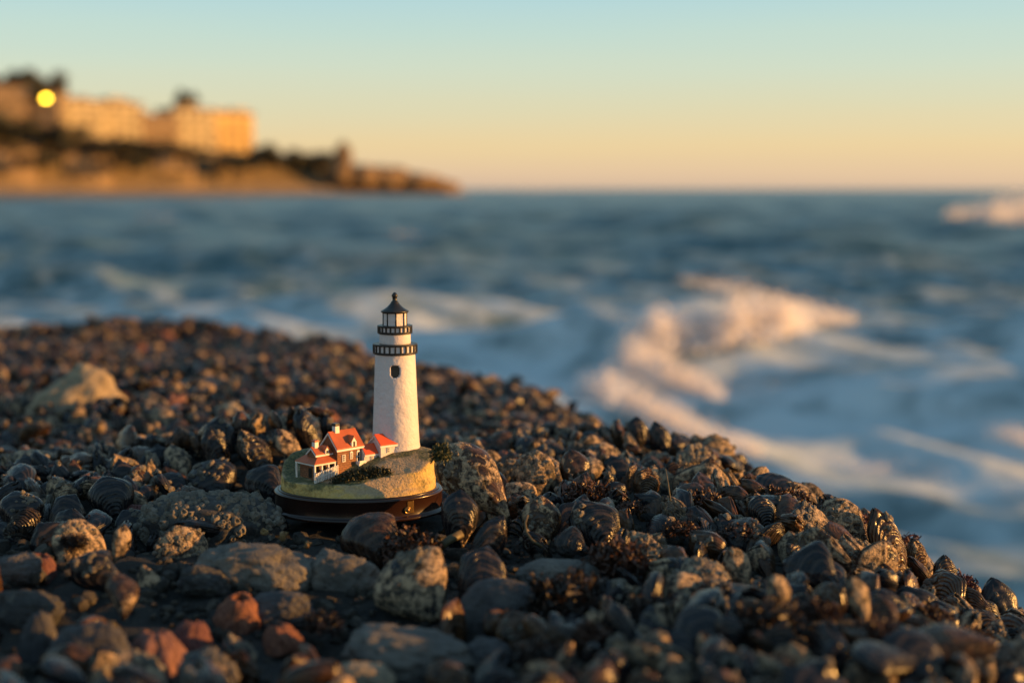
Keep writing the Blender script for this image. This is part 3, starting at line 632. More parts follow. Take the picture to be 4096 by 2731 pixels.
px = np.empty(n); py = np.empty(n); dd = np.empty(n)
for i in range(n):
    zc = cz[i]+Ls[i]*.18; px[i], py[i], dd[i] = proj((cand[i, 0], cand[i, 1], zc))
inside = (px > -20) & (px < 2372) & (py > 500) & (py < 1590)
# visible?  (not swallowed by the edge of the ledge)
score = np.where(inside & (sd < .03), Ls/dd, 0)
order = np.argsort(-score); NIND = 292-N_HERO; ind = set(int(i) for i in order[:NIND] if score[i] > 0)
def look_words(i):
    c, b, r = lookA[i]
    if c > .62: return 'pale crusted'
    if r > .4: return 'ribbed brown' if b > .45 else 'ribbed dark'
    if c > .4: return 'patchy brown' if b > .45 else 'patchy dark'
    return 'plain brown' if b > .5 else 'smooth blue-black'
used = {}
for i in sorted(ind, key=lambda i: dd[i]):
    x, y = cand[i]; L = Ls[i]; R3 = Rm(ang[i], yaw[i], pit[i]); ax = R3 @ Vector((0, 0, 1))
    prot = rng.uniform(.008, .015)
    c = Vector((x, y, cz[i]+prot))-ax*(L*.42)
    q = sorted(LAND, key=lambda q: (q[0]-x)**2+(q[1]-y)**2)
    lean = 'leaning left' if ang[i] < -18 else ('leaning right' if ang[i] > 16 else 'upright')
    size = 'large' if L > .035 else ('small' if L < .025 else '')
    for lm in q:
        dx, dy = x-lm[0], y-lm[1]
        rel = ('right of' if dx > 0 else 'left of') if abs(dx) > abs(dy)*1.0 else ('behind' if dy > 0 else 'in front of')
        lab = ' '.join(f'{size} {look_words(i)} mussel {lean} {rel} {lm[2]}'.split())
        if lab not in used and len(lab.replace('-', ' ').split()) <= 16: break
    used[lab] = 1
    e = add_mussel(mat_of(c, R3, L, rng.uniform(.8, 1.3), rng.uniform(.55, 1.0)), int(kvs[i]), tuple(lookA[i]), int(rng.integers(1, 4)) if lookA[i, 0] > .5 else (int(rng.integers(0, 2)) if rng.random() < .35 else None), lab, 'mussels of the near bed')
# the mass
rest = np.array([i for i in range(n) if i not in ind])
low = []
for k in range(7):
    pr = dict(VALVES[k][1]); pr['ridge'] *= 1.
    a = valve_arrays(13, 9, 1, **pr); b = valve_arrays(13, 9, -1, **pr); m0 = len(a[0])
    low.append((np.vstack([a[0], b[0]]), np.vstack([a[1], b[1]+m0]), np.vstack([a[2], b[2]])))
Vs, Qs, UVs, Ck = [], [], [], []; base = 0
for i in rest:
    V, Q, UV = low[kvs[i]]; R3 = np.array(Rm(ang[i], yaw[i], pit[i])); L = Ls[i]
    W = ((V+rng.normal(0, .010, V.shape))*np.array([rng.uniform(.8, 1.3)*L, rng.uniform(.6, 1.05)*L, L])) @ R3.T; ax = R3[:, 2]
    c = np.array([cand[i, 0], cand[i, 1], cz[i]+rng.uniform(.007, .015)])-ax*L*.42
    Vs.append(W+c); Qs.append(Q+base); UVs.append(UV); base += len(V); Ck.append(np.tile(np.append(lookA[i], 1.), (len(V), 1)))
bed = obj('mussel_bed', big_mesh('mussel_bed', np.vstack(Vs), np.vstack(Qs), M['shell_mass'], uv=np.vstack(UVs), cols={'look': np.vstack(Ck)}))
def grit(npb):
    VV = np.vstack(Vs); m = VV[:, 1] < 1.1; QQ = np.vstack(Qs); ctr = VV[QQ].mean(1); a_ = np.cross(VV[QQ[:, 1]]-VV[QQ[:, 0]], VV[QQ[:, 3]]-VV[QQ[:, 0]])
    ln_ = np.linalg.norm(a_, axis=1)+1e-12; nn = a_/ln_[:, None]; ok = np.where((ctr[:, 1] < 1.15) & (ctr[:, 2] > H(ctr[:, 0], ctr[:, 1])+.004) & (ln_ > 1e-7))[0]
    patch = np.sin(ctr[:, 0]*190+3*np.sin(ctr[:, 1]*120))*np.sin(ctr[:, 1]*170+2*np.sin(ctr[:, 0]*90)); ok = ok[patch[ok] > .05]
    pick = rng.choice(ok, npb); prof = np.array([(1.1, -.3), (.85, .45), (.5, 1.), (.32, .55)]); seg = 7; an = np.arange(seg)*2*math.pi/seg; V_ = []
    rr = rng.choice([.0006, .0009, .0013, .0018], npb, p=[.35, .35, .2, .1]); nrm = nn[pick]; flip = (nrm[:, 2] < 0); nrm = np.where(flip[:, None], -nrm, nrm)
    h_ = np.where(np.abs(nrm[:, :1]) < .9, np.array([[1., 0, 0]]), np.array([[0, 1., 0]])); t1 = np.cross(nrm, h_); t1 /= np.linalg.norm(t1, axis=1)[:, None]; t2 = np.cross(nrm, t1)
    wob = 1+rng.normal(0, .15, (npb, 4, seg)); P = np.empty((npb, 4, seg, 3))
    for i in range(4):
        for k in range(seg): P[:, i, k] = ctr[pick]+(t1*math.cos(an[k])+t2*math.sin(an[k]))*(rr*prof[i, 0]*wob[:, i, k])[:, None]+nrm*(rr*prof[i, 1]*.8)[:, None]
    Q1 = grid_quads(4, seg, True); return P.reshape(-1, 3), (Q1[None]+(np.arange(npb)*4*seg)[:, None, None]).reshape(-1, 4)
GV, GQ = grit(15000)
tag(obj('barnacle_grit', big_mesh('barnacle_grit', GV, GQ, M['barnacle'])), 'tiny acorn barnacles crusting the packed mussels', 'barnacles', kind='stuff')
tag(bed, 'packed mass of mussels covering the rock ledge behind and beyond the near ones', 'mussel bed', kind='stuff')
print('mussels', n, 'individual', len(ind)+N_HERO)

# gravel and shell grit between everything
def pebbles(npb):
    q = [(-1, -1), (0, -1), (1, -1), (-1, 0), (0, 0), (1, 0), (-1, 1), (0, 1), (1, 1)]; v = []; f = []
    for ax in range(3):
        for sg in (-1, 1):
            b = len(v)
            for a, c in q:
                p = [0, 0, 0]; p[ax] = sg; p[(ax+1) % 3] = a*sg; p[(ax+2) % 3] = c; v.append(Vector(p).normalized())
            for r in (0, 1):
                for cc in (0, 1): f.append([b+r*3+cc, b+r*3+cc+1, b+r*3+cc+4, b+r*3+cc+3])
    V0 = np.array(v); Q0 = np.array(f); Vs, Qs = [], []
    for i in range(npb):
        y = rng.uniform(.36, .95)**1.0; x = rng.uniform(-.36*y-.03, min(.36*y+.03, .26)); s = rng.choice([.0009, .0013, .0018, .0028, .004], p=[.3, .3, .22, .13, .05])
        if ((x-FIG.x)/.040)**2+((y-FIG.y)/.031)**2 < 1: continue
        e = rng.uniform(0, 6.28); R3 = np.array(Matrix.Rotation(e, 3, 'Z') @ Matrix.Rotation(rng.uniform(-.7, .7), 3, 'X'))
        W = ((V0*(1+rng.normal(0, .10, V0.shape)))*s*np.array([rng.uniform(.8, 1.7), rng.uniform(.6, 1.1), rng.uniform(.45, .9)])) @ R3.T
        Vs.append(W+np.array([x, y, Hs(x, y)+s*.35])); Qs.append(Q0+len(V0)*(len(Vs)-1))
    return np.vstack(Vs), np.vstack(Qs)
PV, PQ = pebbles(9000)
tag(obj('shell_gravel', big_mesh('shell_gravel', PV, PQ, M['gravel'])), 'fine grit of shell bits and pebbles between the mussels', 'gravel', kind='stuff')

# ------------------------------------------------------------------ the lighthouse figurine (millimetres, root at the middle of its base)
fig = empty('lighthouse_figurine', FIG)
tag(fig, 'painted miniature lighthouse with little red-roofed houses on an oval brown base, standing on the mussels', 'figurine')
EY = .76
mb = MB()
mb.lathe([(38.9, 0), (39.3, .5), (39.2, 1.1), (38.6, 1.5), (37.7, 1.7), (37.5, 2.2), (37.5, 8.4), (37.9, 8.7), (38., 9.2), (37.5, 9.7), (36.6, 9.9), (35.9, 9.75), (35.4, 9.3), (20, 9.3)], n=160, ey=EY)
plinth = mb.build('plinth', M['resin'], fig, smooth=True)
mb = MB(); mb.lathe([(36.05, 9.7), (36.1, 10.15), (35.6, 10.4), (34.8, 10.3), (34.4, 9.5), (20, 9.5)], n=160, ey=EY)
mb.build('moulding', M['resin'], plinth, smooth=True)
# clasp with a round stud on the front right of the plinth
a = math.asin(23.6/37.5); cx, cy = 37.5*math.sin(a), -37.5*EY*math.cos(a); nx, ny = math.sin(a), -math.cos(a)/EY; l = math.hypot(nx, ny); nx, ny = nx/l, ny/l; tx, ty = -ny, nx
fr = lambda s, o, z: Vector((cx+tx*s+nx*o, cy+ty*s+ny*o, z))
mb = MB(); mb.box((-.2, -.3, 3.0), (2.9, .28, 8.2), lambda s, o, z: fr(s, o, z)); clasp = mb.build('clasp', M['metal'], plinth, bevel=.00012)
mb = MB(); n = 28; v = []
for r, o in ((1.55, -.2), (1.55, .55), (1.35, .75), (1.1, .55), (.75, .5), (.6, 1.0), (.3, 1.15)): v += [fr(-.2+r*math.cos(2*math.pi*k/n), o, 4.4+r*math.sin(2*math.pi*k/n)) for k in range(n)]
mb.add(v, [[i*n+k, i*n+(k+1) % n, (i+1)*n+(k+1) % n, (i+1)*n+k] for i in range(6) for k in range(n)]+[[6*n+k for k in range(n)]]); mb.build('stud', M['metal'], plinth, smooth=True)

def iz(x, y):
    z = 17+.33*(y+16)+.02*x; z = min(z, 24.9); d = math.hypot(x+27, y+4)
    z -= 2.4*math.exp(-(((x+6)*.8+(y+10)*.6)/15)**2-((-(x+6)*.6+(y+10)*.8)/5.5)**2)
    z -= 3.6*math.exp(-(d/13)**2); z -= .9*math.exp(-(((x-21)/9)**2+((y+8)/5)**2))
    return max(z, 15.2)+.25*mnoise.noise((x*.35, y*.35, 1.))
OUT = [(-34, -3), (-32, -10), (-27.5, -15.5), (-21, -19.6), (-13, -22), (-4, -22.6), (2, -21.6), (8, -18.6), (15, -14.6), (22, -12.2), (27.5, -10.2), (30.5, -5.5), (33, 0), (33.5, 7), (30.5, 15), (24, 21.5), (14, 25.2), (3, 25.6), (-10, 24), (-21, 19.5), (-29, 12.5), (-33.4, 5)]
def closed(P, n):
    m = len(P); out = []
    for i in range(n):
        t = i/n*m; k = int(t); f = t-k; p = [Vector((*P[(k+j-1) % m], 0)) for j in range(4)]
        out.append(.5*((2*p[1])+(-p[0]+p[2])*f+(2*p[0]-5*p[1]+4*p[2]-p[3])*f*f+(-p[0]+3*p[1]-3*p[2]+p[3])*f**3))
    return out
NO = 200; ring = closed(OUT, NO); v = []; uvd = []; gr = []
def gmask(x, y):         # 1 grass, 0 bare earth
    g = .75; g -= .95*math.exp(-(((x-21)/10)**2+((y+5)/5.5)**2)); g -= .6*math.exp(-(((x+4)/9)**2+((y+14)/3.5)**2)); return g
rows = []
for lv in range(9):
    t = lv/8
    for p in ring:
        a = math.atan2(p.x, -p.y/EY); bx, by = 34.6*math.sin(a), -34.6*EY*math.cos(a); zt = iz(p.x, p.y)
        e = t**1.3; x, y = bx+(p.x-bx)*e, by+(p.y-by)*e; z = 9.6+(zt-9.6)*t
        nn = mnoise.fractal((x*.16, y*.16, z*.22), 1, 2, 4)*.8*math.sin(math.pi*t)
        v.append((x*(1+nn*.03), y*(1+nn*.03), z)); gr.append(.28+.5*t*(.6 if x < -8 else -.2)+(.25 if x > 27 else 0))
for lv in range(1, 22):
    e = 1-lv/22
    for p in ring:
        x, y = p.x*e, p.y*e; rim = .5*math.exp(-((1-e)/.02)**2); v.append((x, y, iz(x, y)+.25-rim)); gr.append(gmask(x, y))
f = grid_quads(30, NO, True).tolist(); f.append([29*NO+k for k in range(NO)])
me = new_mesh('island', [Vector(p)*.001 for p in v], f, M['island'], True); me.attributes.new('grass', 'FLOAT', 'POINT').data.foreach_set('value', np.array(gr, np.float32))
island = obj('island', me, fig)

# tower
TC = (15.5, 17.0); Z0 = 24.3; NT_, NH = 120, 100
z1 = 68.4; v = []; uv = []
for i in range(NH+1):
    t = i/NH; z = Z0+(z1-Z0)*t; r = 11.05+(9.15-11.05)*(t**.85)+.25*max(0, .06-t)/.06
    for k in range(NT_):
        a = 2*math.pi*k/NT_; rr = r*(1+.006*mnoise.fractal((math.sin(a)*3, math.cos(a)*3, z*.25), 1, 2, 3)); v.append((TC[0]+rr*math.sin(a), TC[1]-rr*math.cos(a), z))
f = grid_quads(NH+1, NT_, True)
# window recess: push a rounded patch of the wall inwards
wa, wz = R(4), 61.3; mi = []; f2 = []; inner = set()
for q in f:
    c = sum((Vector(v[i]) for i in q), Vector())/4; a = math.atan2(c.x-TC[0], -(c.y-TC[1])); u = (a-wa)*9.6/2.2; w = (c.z-wz)/2.85
    ins = (abs(u)**4+abs(w)**4) < 1; mi.append(1 if ins else 0)
    if ins: inner.update(int(i) for i in q)
depth = {}
mp = {}
for i in list(inner):
    p = Vector(v[i]); d = Vector((TC[0]-p.x, TC[1]-p.y, 0)).normalized(); mp[i] = len(v); v.append(tuple(p+d*1.5))
edges = {}
for q, m in zip(f, mi):
    if m:
        q = [int(i) for i in q]
        for j in range(4):
            e = (q[j], q[(j+1) % 4]); k = tuple(sorted(e)); edges.setdefault(k, []).append(e)
F2 = [[mp[int(i)] for i in q] if m else [int(i) for i in q] for q, m in zip(f, mi)]; MI = list(mi)
for k, es in edges.items():
    if len(es) == 1: e = es[0]; F2.append([e[0], e[1], mp[e[1]], mp[e[0]]]); MI.append(0)
tower = obj('tower', new_mesh('tower', [Vector(p)*.001 for p in v], [q for q, m in zip(F2, MI) if not m], M['white'], True), fig)
obj('window', new_mesh('window', [Vector(p)*.001 for p in v], [q for q, m in zip(F2, MI) if m], M['void'], True), tower)
def gallery(zb, zt, r, rin, npost):
    mb = MB(); h = zt-zb
    mb.lathe([(rin, zb-.3), (r-.5, zb-.2), (r+.05, zb+.1), (r+.1, zb+.8), (r-.55, zb+.95), (rin, zb+.95)], TC, 72)
    mb.lathe([(rin, zt-1.), (r-.55, zt-.95), (r+.05, zt-.8), (r+.1, zt-.15), (r-.4, zt), (rin, zt-.1)], TC, 72)
    for k in range(npost):
        a = 2*math.pi*(k+.35)/npost; c, s = math.cos(a), math.sin(a)
        fr = lambda x, y, z: Vector((TC[0]+(r+y)*s+x*c, TC[1]-(r+y)*c+x*s, z)); mb.box((-.36, -.8, zb+.6), (.36, .02+.1*random.random(), zt-.6), fr)
    g = mb.build('gallery', M['black'], tower, bevel=.00008)
    mb = MB(); mb.lathe([(rin, zb+.9), (r-.55, zb+.9), (r-.55, zt-.9), (rin, zt-.9)], TC, 72); mb.build('gallery_panel', M['white'], tower, smooth=False)
gallery(68.6, 73.2, 10.15, 7.0, 24); gallery(77.8, 81.6, 7.95, 5.3, 22)
mb = MB(); mb.lathe([(7.0, 73.0), (7.15, 73.6), (7.1, 77.2), (7.0, 77.9)], TC, 90); mb.build('watch_room', M['white'], tower, smooth=True)
mb = MB(); mb.lathe([(5.35, 81.3), (5.3, 87.2)], TC, 8, R(10)); mb.build('lantern', M['white'], tower)
for k in range(8):
    a = R(10+45*k); mb = MB(); mb.lathe([(.34, 81.4), (.34, 87.3)], (TC[0]+5.3*math.sin(a), TC[1]-5.3*math.cos(a)), 8); mb.build('mullion', M['black'], tower, smooth=True)
mb = MB(); mb.lathe([(5.2, 87.0), (5.9, 87.2), (6.35, 87.7), (6.3, 88.1), (5.0, 88.8), (3.6, 89.8), (2.4, 91.0), (1.75, 91.9), (1.7, 92.3), (1.25, 92.5), (1.05, 93.0), (1.05, 94.2), (1.2, 94.4), (1.4, 94.9), (1.3, 95.5), (.85, 96.0), (.5, 96.4), (.1, 96.5)], TC, 64); mb.build('lantern_roof', M['black'], tower, smooth=True)

# houses: local frame u along the front, v into the depth, w up
YAW = R(46); UX = Vector((math.cos(YAW), math.sin(YAW), 0)); VX = Vector((-math.sin(YAW), math.cos(YAW), 0)); FL = Vector((-8.4, -8.9, 19.2))
def T(u, v_, w): return FL+UX*u+VX*v_+Vector((0, 0, w))
class HB(MB):
    def b(s, a, c): s.box(a, c, T)
    def prism_u(s, u0, u1, vw): s.poly_prism([T(u0, p[0], p[1]) for p in vw], UX*(u1-u0))
    def prism_v(s, v0, v1, uw): s.poly_prism([T(p[0], v0, p[1]) for p in uw][::-1], VX*(v1-v0))
def gable_roof(parent, u0, u1, v0, v1, we, wr, mat, over=.7, th=.5, trim=.8):
    vm = (v0+v1)/2; sl = (wr-we)/(vm-v0); eo = we-over*sl
    def V(o, b, t): return [(v0-o, eo+b), (vm, wr+b), (v1+o, eo+b), (v1+o, eo+t), (vm, wr+t), (v0-o, eo+t)]
    h = HB(); h.prism_u(u0-over, u1+over, V(over, -trim, 0)); tr = h.build('roof_trim', M['trim'], parent, bevel=.00008)
    h = HB(); h.prism_u(u0-over+.18, u1+over-.18, V(over-.05, .02, th)); return h.build('roof', mat, parent, bevel=.00008)
def window(parent, u, w, v_, wu, hw, arch=False, name='window', mat='void', bars=(1, 2)):
    h = HB(); h.b((u-wu/2, v_-.32, w), (u+wu/2, v_+.2, w+hw)); 
    if arch: h.prism_v(v_-.32, v_+.2, [(u-wu/2, w+hw), (u-wu*.28, w+hw+wu*.3), (u+wu*.28, w+hw+wu*.3), (u+wu/2, w+hw)])
    o = h.build(name, M['trim'], parent, bevel=.00006)
    h = HB(); b = wu*.2; h.b((u-wu/2+b, v_-.36, w+b), (u+wu/2-b, v_-.1, w+hw-b*.6))
    h.build('pane', M[mat], parent)
    h = HB()
    for i in range(bars[0]): uu = u-wu/2+b+(wu-2*b)*(i+1)/(bars[0]+1); h.b((uu-.09, v_-.43, w+b), (uu+.09, v_-.2, w+hw-b*.6))
    for i in range(bars[1]): ww = w+b+(hw-1.6*b)*(i+1)/(bars[1]+1); h.b((u-wu/2+b, v_-.42, ww-.08), (u+wu/2-b, v_-.2, ww+.08))
    h.build('glazing_bar', M['trim'], parent)
# brick keeper's house
h = HB(); L1, D1 = 14.6, 11.6; h.b((0, 0, -4), (L1, D1, 9.6)); h.prism_u(.02, L1-.02, [(.02, 9.4), (D1/2, 15.7), (D1-.02, 9.4)])
brick = h.build('brick_house', M['brick'], fig)
gable_roof(brick, 0, L1, 0, D1, 9.9, 16.3, M['roof_red'])
window(brick, 3.6, 3.4, 0, 1.9, 3.3, False); window(brick, 7.9, 4.2, 0, 1.6, 3.0, True)
window(brick, 11.9, 2.6, 0, 1.9, 4.5, True, 'door', 'void', (0, 1))
h = HB(); h.b((7.9, -.55, 8.7), (10.7, 3.2, 12.0)); h.prism_v(-.55, 4.6, [(7.9, 11.9), (9.3, 13.9), (10.7, 11.9)]); dorm = h.build('dormer', M['trim'], brick, bevel=.00008)
h = HB(); h.prism_v(-.75, 5.2, [(7.5, 11.6), (9.3, 14.1), (11.1, 11.6), (11.1, 12.), (9.3, 14.65), (7.5, 12.)]); h.build('dormer_roof', M['roof_red'], brick, bevel=.00006)
h = HB(); h.b((8.75, -.62, 9.6), (9.85, -.4, 12.0)); h.build('dormer_pane', M['void'], brick)
h = HB(); h.b((2.9, D1/2-1.0, 12.5), (5.4, D1/2+1.3, 19.2)); ch = h.build('chimney', M['trim'], brick, bevel=.0002)
h = HB(); h.b((2.75, D1/2-1.15, 18.8), (5.55, D1/2+1.45, 20.1)); h.build('chimney_cap', M['black'], brick, bevel=.00025)
h = HB(); h.b((10.4, -2.6, -.6), (13.4, -.05, 2.5))
for i in range(6): h.b((13.4+i*.65, -2.6, -1.2), (14.05+i*.65, -.5, 2.1-i*.55))
h.build('steps', M['trim'], brick, bevel=.00006)
h = HB(); h.prism_v(-2.95, -2.62, [(10.4, 2.0), (13.4, 2.0), (17.4, -1.5), (17.4, -.6), (13.4, 3.2), (10.4, 3.2)]); h.build('stair_rail', M['trim'], brick, bevel=.00006)
# porch wing with hipped roof, small upper gable and picket fence
p0 = -11.6; h = HB(); h.b((p0+1.2, 2.4, -5), (-.02, 13.4, 3.8)); wing = h.build('porch_wing', M['brick'], fig)
h = HB()
def hip(hb, u0, u1, v0, v1, w0, in_u, in_v, w1, bottom):
    P = [T(u0, v0, w0), T(u1, v0, w0), T(u1, v1, w0), T(u0, v1, w0)]; Q = [T(u0+in_u, v0+in_v, w1), T(u1, v0+in_v, w1), T(u1, v1-in_v, w1), T(u0+in_u, v1-in_v, w1)]; B = [p-Vector((0, 0, bottom)) for p in P]
    hb.add(B+P+Q, [(3, 2, 1, 0), (0, 1, 5, 4), (1, 2, 6, 5), (2, 3, 7, 6), (3, 0, 4, 7), (4, 5, 9, 8), (5, 6, 10, 9), (6, 7, 11, 10), (7, 4, 8, 11), (8, 9, 10, 11)])
hip(h, p0-.9, .1, .3, 14.6, 4.35, 4.6, 3.4, 7.4, .25); h.build('roof', M['roof_red'], wing, bevel=.00008)
h = HB(); h.b((p0-.7, .5, 3.4), (-.1, 14.4, 4.15)); h.build('eave_trim', M['trim'], wing, bevel=.00006)
for u, v_ in ((p0-.3, .9), (p0+3.6, .9), (p0+7.3, .9), (-.7, .9), (p0-.3, 13.9)):
    h = HB(); h.b((u-.35, v_-.35, -4), (u+.35, v_+.35, 3.5)); h.build('porch_post', M['trim'], wing, bevel=.00006)
for u in (-9., -5.4, -2.2):
    h = HB(); h.b((u-.85, 2.25, .6), (u+.85, 2.5, 3.1)); h.build('porch_window', M['void'], wing)
h = HB(); h.b((p0+1.08, 5.0, -2.5), (p0+1.3, 7.2, 1.8)); h.build('porch_door', M['void'], wing)
h = HB(); h.b((-9.4, 3.2, 6.), (-.05, 9.2, 7.9)); h.prism_u(-9.38, -.06, [(3.22, 7.8), (6.2, 10.3), (9.18, 7.8)]); h.build('upper_wall', M['brick'], wing)
gable_roof(wing, -9.4, -.75, 3.2, 9.2, 8.1, 10.7, M['roof_red'], .6, .45, .7)
h = HB(); h.b((-4.7, 2.4, 7.4), (-2.7, 5, 9.4)); h.prism_v(2.4, 5.6, [(-4.7, 9.35), (-3.7, 10.7), (-2.7, 9.35)]); h.build('dormer', M['trim'], wing, bevel=.00008)
h = HB(); h.prism_v(2.2, 6., [(-5., 9.1), (-3.7, 10.8), (-2.4, 9.1), (-2.4, 9.4), (-3.7, 11.25), (-5., 9.4)]); h.build('dormer_roof', M['roof_red'], wing)
h = HB(); h.b((-4.2, 2.33, 7.9), (-3.2, 2.5, 9.2)); h.build('dormer_pane', M['void'], wing)
h = HB(); h.b((-8.3, 5.3, 9), (-6.1, 7.5, 13.4)); h.build('chimney', M['trim'], wing, bevel=.0002)
h = HB(); h.b((-8.42, 5.18, 13.), (-5.98, 7.62, 13.9)); h.build('chimney_cap', M['roof_red'], wing, bevel=.0002)
h = HB()
for i in range(15):
    u = -13.3+i*.91; w0 = -2.6+i*.16; h.b((u-.2, -1.05, w0-1.2), (u+.2, -.7, w0+3.0+.15*random.random()))
for dw in (.4, 2.1): h.prism_v(-.74, -.5, [(-13.6, dw-2.5), (-.3, dw-.2), (-.3, dw+.3), (-13.6, dw-2.0)])
h.build('picket_fence', M['trim'], wing)
YAW = R(37); UX = Vector((math.cos(YAW), math.sin(YAW), 0)); VX = Vector((-math.sin(YAW), math.cos(YAW), 0))
# white sheds by the tower
h = HB(); h.b((13.6, -.4, -1), (21.1, 6.4, 5.8)); h.prism_u(13.61, 21.09, [(-.38, 5.7), (3., 8.7), (6.38, 5.7)]); shed = h.build('white_shed', M['white'], fig)
gable_roof(shed, 14.2, 20.4, -.4, 6.4, 6.0, 9.4, M['roof_bright'], .6, .45, .7); window(shed, 17.6, 2.6, -.4, 1.6, 2.6, False)
h = HB(); h.b((21., -2.6, 0), (29.3, 7.2, 9.4)); h.prism_u(21.02, 29.28, [(-2.58, 9.3), (2.3, 12.9), (7.18, 9.3)]); cot = h.build('white_cottage', M['white'], fig)
gable_roof(cot, 21., 29.3, -2.6, 7.2, 9.6, 13.4, M['roof_bright'], .65, .5, .85); window(cot, 24.8, 5.6, -2.6, 1.7, 3.2, False)
# hedge: many small leaves on the edge of the island
rnd = random.Random(3); v = []; f = []
for i in range(2600):
    t = rnd.random(); c = Vector((-8.5+23*t, -18.4+6.6*t, 0)); w = .55+.6*math.sin(math.pi*min(1, t*.9+.1))
    p = c+Vector((rnd.gauss(0, 1.2), rnd.gauss(-.5, 1.6)*w, 0)); dn = math.hypot(p.x-c.x, p.y-c.y); z = iz(p.x, p.y)+rnd.uniform(-1.4, 4.4*w)*math.exp(-(dn/2.6)**2)
    if p.y < c.y-1.4: z -= .8*(c.y-1.4-p.y)
    p.z = z; d = Vector((rnd.gauss(0, 1), rnd.gauss(-.3, 1), rnd.gauss(.5, .8))).normalized(); s = d.orthogonal().normalized(); s = Matrix.Rotation(rnd.uniform(0, 6), 3, d) @ s; ln, ww = rnd.uniform(.7, 1.5), rnd.uniform(.25, .55); n_ = d.cross(s)
    b = len(v); v += [p-s*ww*.4, p+s*ww*.4, p+d*ln*.6+s*ww+n_*.2, p+d*ln, p+d*ln*.6-s*ww+n_*.2]; f.append([b, b+1, b+2, b+3, b+4])
obj('hedge', new_mesh('hedge', [p*.001 for p in v], f, M['hedge'], False), fig)

# ------------------------------------------------------------------ sea
SEA = CAMZ-1.5
WD = []
for i in range(46):
    lam = .35*1.118**i; WD.append((lam, rng.normal(-.35, .55)+math.pi/2*3, rng.uniform(0, 6.28), min(.0150*lam**.92, .05)))
def sea_h(x, y, d):
    h = np.zeros_like(x)
    for lam, a, p, am in WD:
        k = 2*math.pi/lam; ph = k*(x*math.cos(a)+y*math.sin(a))+p
        h += am*(np.exp(.9*np.sin(ph))-1.266)*np.clip(lam/(d*.03)-.6, 0, 1)
    return h
def bump2(x, y, cx, cy, sx, sy, a=0.):
    c, s = math.cos(a), math.sin(a); u = (x-cx)*c+(y-cy)*s; w = -(x-cx)*s+(y-cy)*c; return np.exp(-(u/sx)**2-(w/sy)**2)
def swell(x, y):     # the breaking wave on the right and two long swells
    h = .34*bump2(x, y, 2.0, 14.8, .8, 1.1, -.12)+.08*bump2(x, y, 3.6, 14.4, 1.8, 1.0, -.25)+.16*bump2(x, y, .9, 13.4, .8, .9, -.4)
    h += .12*bump2(x, y, -4.5, 24, 9, 1.3, .05)+.16*bump2(x, y, 8.5, 21, 6, 1.1, -.08)+.10*bump2(x, y, 1, 33, 14, 1.8, .03)+.07*bump2(x, y, -1, 15.5, 4, .8, .06)
    return h
nr, na = 460, 420
rad = np.concatenate([np.geomspace(2.2, 400, nr-26), np.geomspace(430, 42000, 26)]); th = np.linspace(-R(46), R(46), na)
RR, TH = np.meshgrid(rad, th, indexing='ij'); X, Y = RR*np.sin(TH), RR*np.cos(TH)
Z = sea_h(X, Y, RR)*np.clip(1.2-RR/500, .0, 1)+swell(X, Y)
def fnoise(x, y, sx, sy, seed, oc=4):
    r = np.random.default_rng(seed); h = np.zeros_like(x); am = 1.
    for o in range(oc):
        for j in range(5):
            a = r.uniform(0, 6.28); p = r.uniform(0, 6.28); h += am*np.sin(2*math.pi*(x/sx*math.cos(a)+y/sy*math.sin(a))*(2**o)+p+1.3*np.sin(2*math.pi*(x/sx*.6+y/sy*.4)*(2**o)*.5+p))
        am *= .6
    return h/5.5
near = np.clip(1.22-np.log(RR/6)/np.log(34/6.), 0, 1)
foam = fnoise(X, Y, 3.4, 2.2, 3)*.50+fnoise(X, Y, .8, 1.1, 8)*.42+(near-.33)*1.25+.3*np.clip(Z-.05, 0, .5)
foam = np.clip(foam*.5+.22, 0, 1)*np.clip(near*1.4+.02, 0, 1)
foam = foam*np.interp(RR, [4, 10.5], [.25, 1.])
foam = np.maximum(foam, np.clip(bump2(X, Y, 1.6, 12.6, 1.5, .7, -.3)*.5, 0, 1))
sea = obj('sea', big_mesh('sea', np.stack([X, Y, Z+SEA], -1).reshape(-1, 3), grid_quads(nr, na), None or M['ledge'], attrs={'foam': foam.ravel()}))
k = NT('sea_water'); at = k.n('ShaderNodeAttribute', attribute_name='foam').outputs['Fac']; p = k.pos()
n1 = k.noise(2.2, 5, .65, p, .6); n2 = k.noise(11, 4, .6, p)
lace = k.ramp(k.math('ADD', k.math('MULTIPLY', at, 1.25), k.math('MULTIPLY', k.math('SUBTRACT', n1, .5), 1.7)), -.15, .95)
deep = k.mix(k.ramp(n1, .3, .7), (.024, .074, .086), (.048, .120, .130))
col = k.mix(k.math('MULTIPLY', lace, .85), deep, (.62, .70, .74))
rough_ = k.math('ADD', .32, k.math('MULTIPLY', lace, .45))
k.b.inputs['IOR'].default_value = 1.333
k.done(col, rough_, k.bump(k.math('ADD', n1, k.math('MULTIPLY', n2, .4)), .22, .10), .35); M['sea'] = k.m
sea.data.materials[0] = M['sea']; tag(sea, kind='structure')

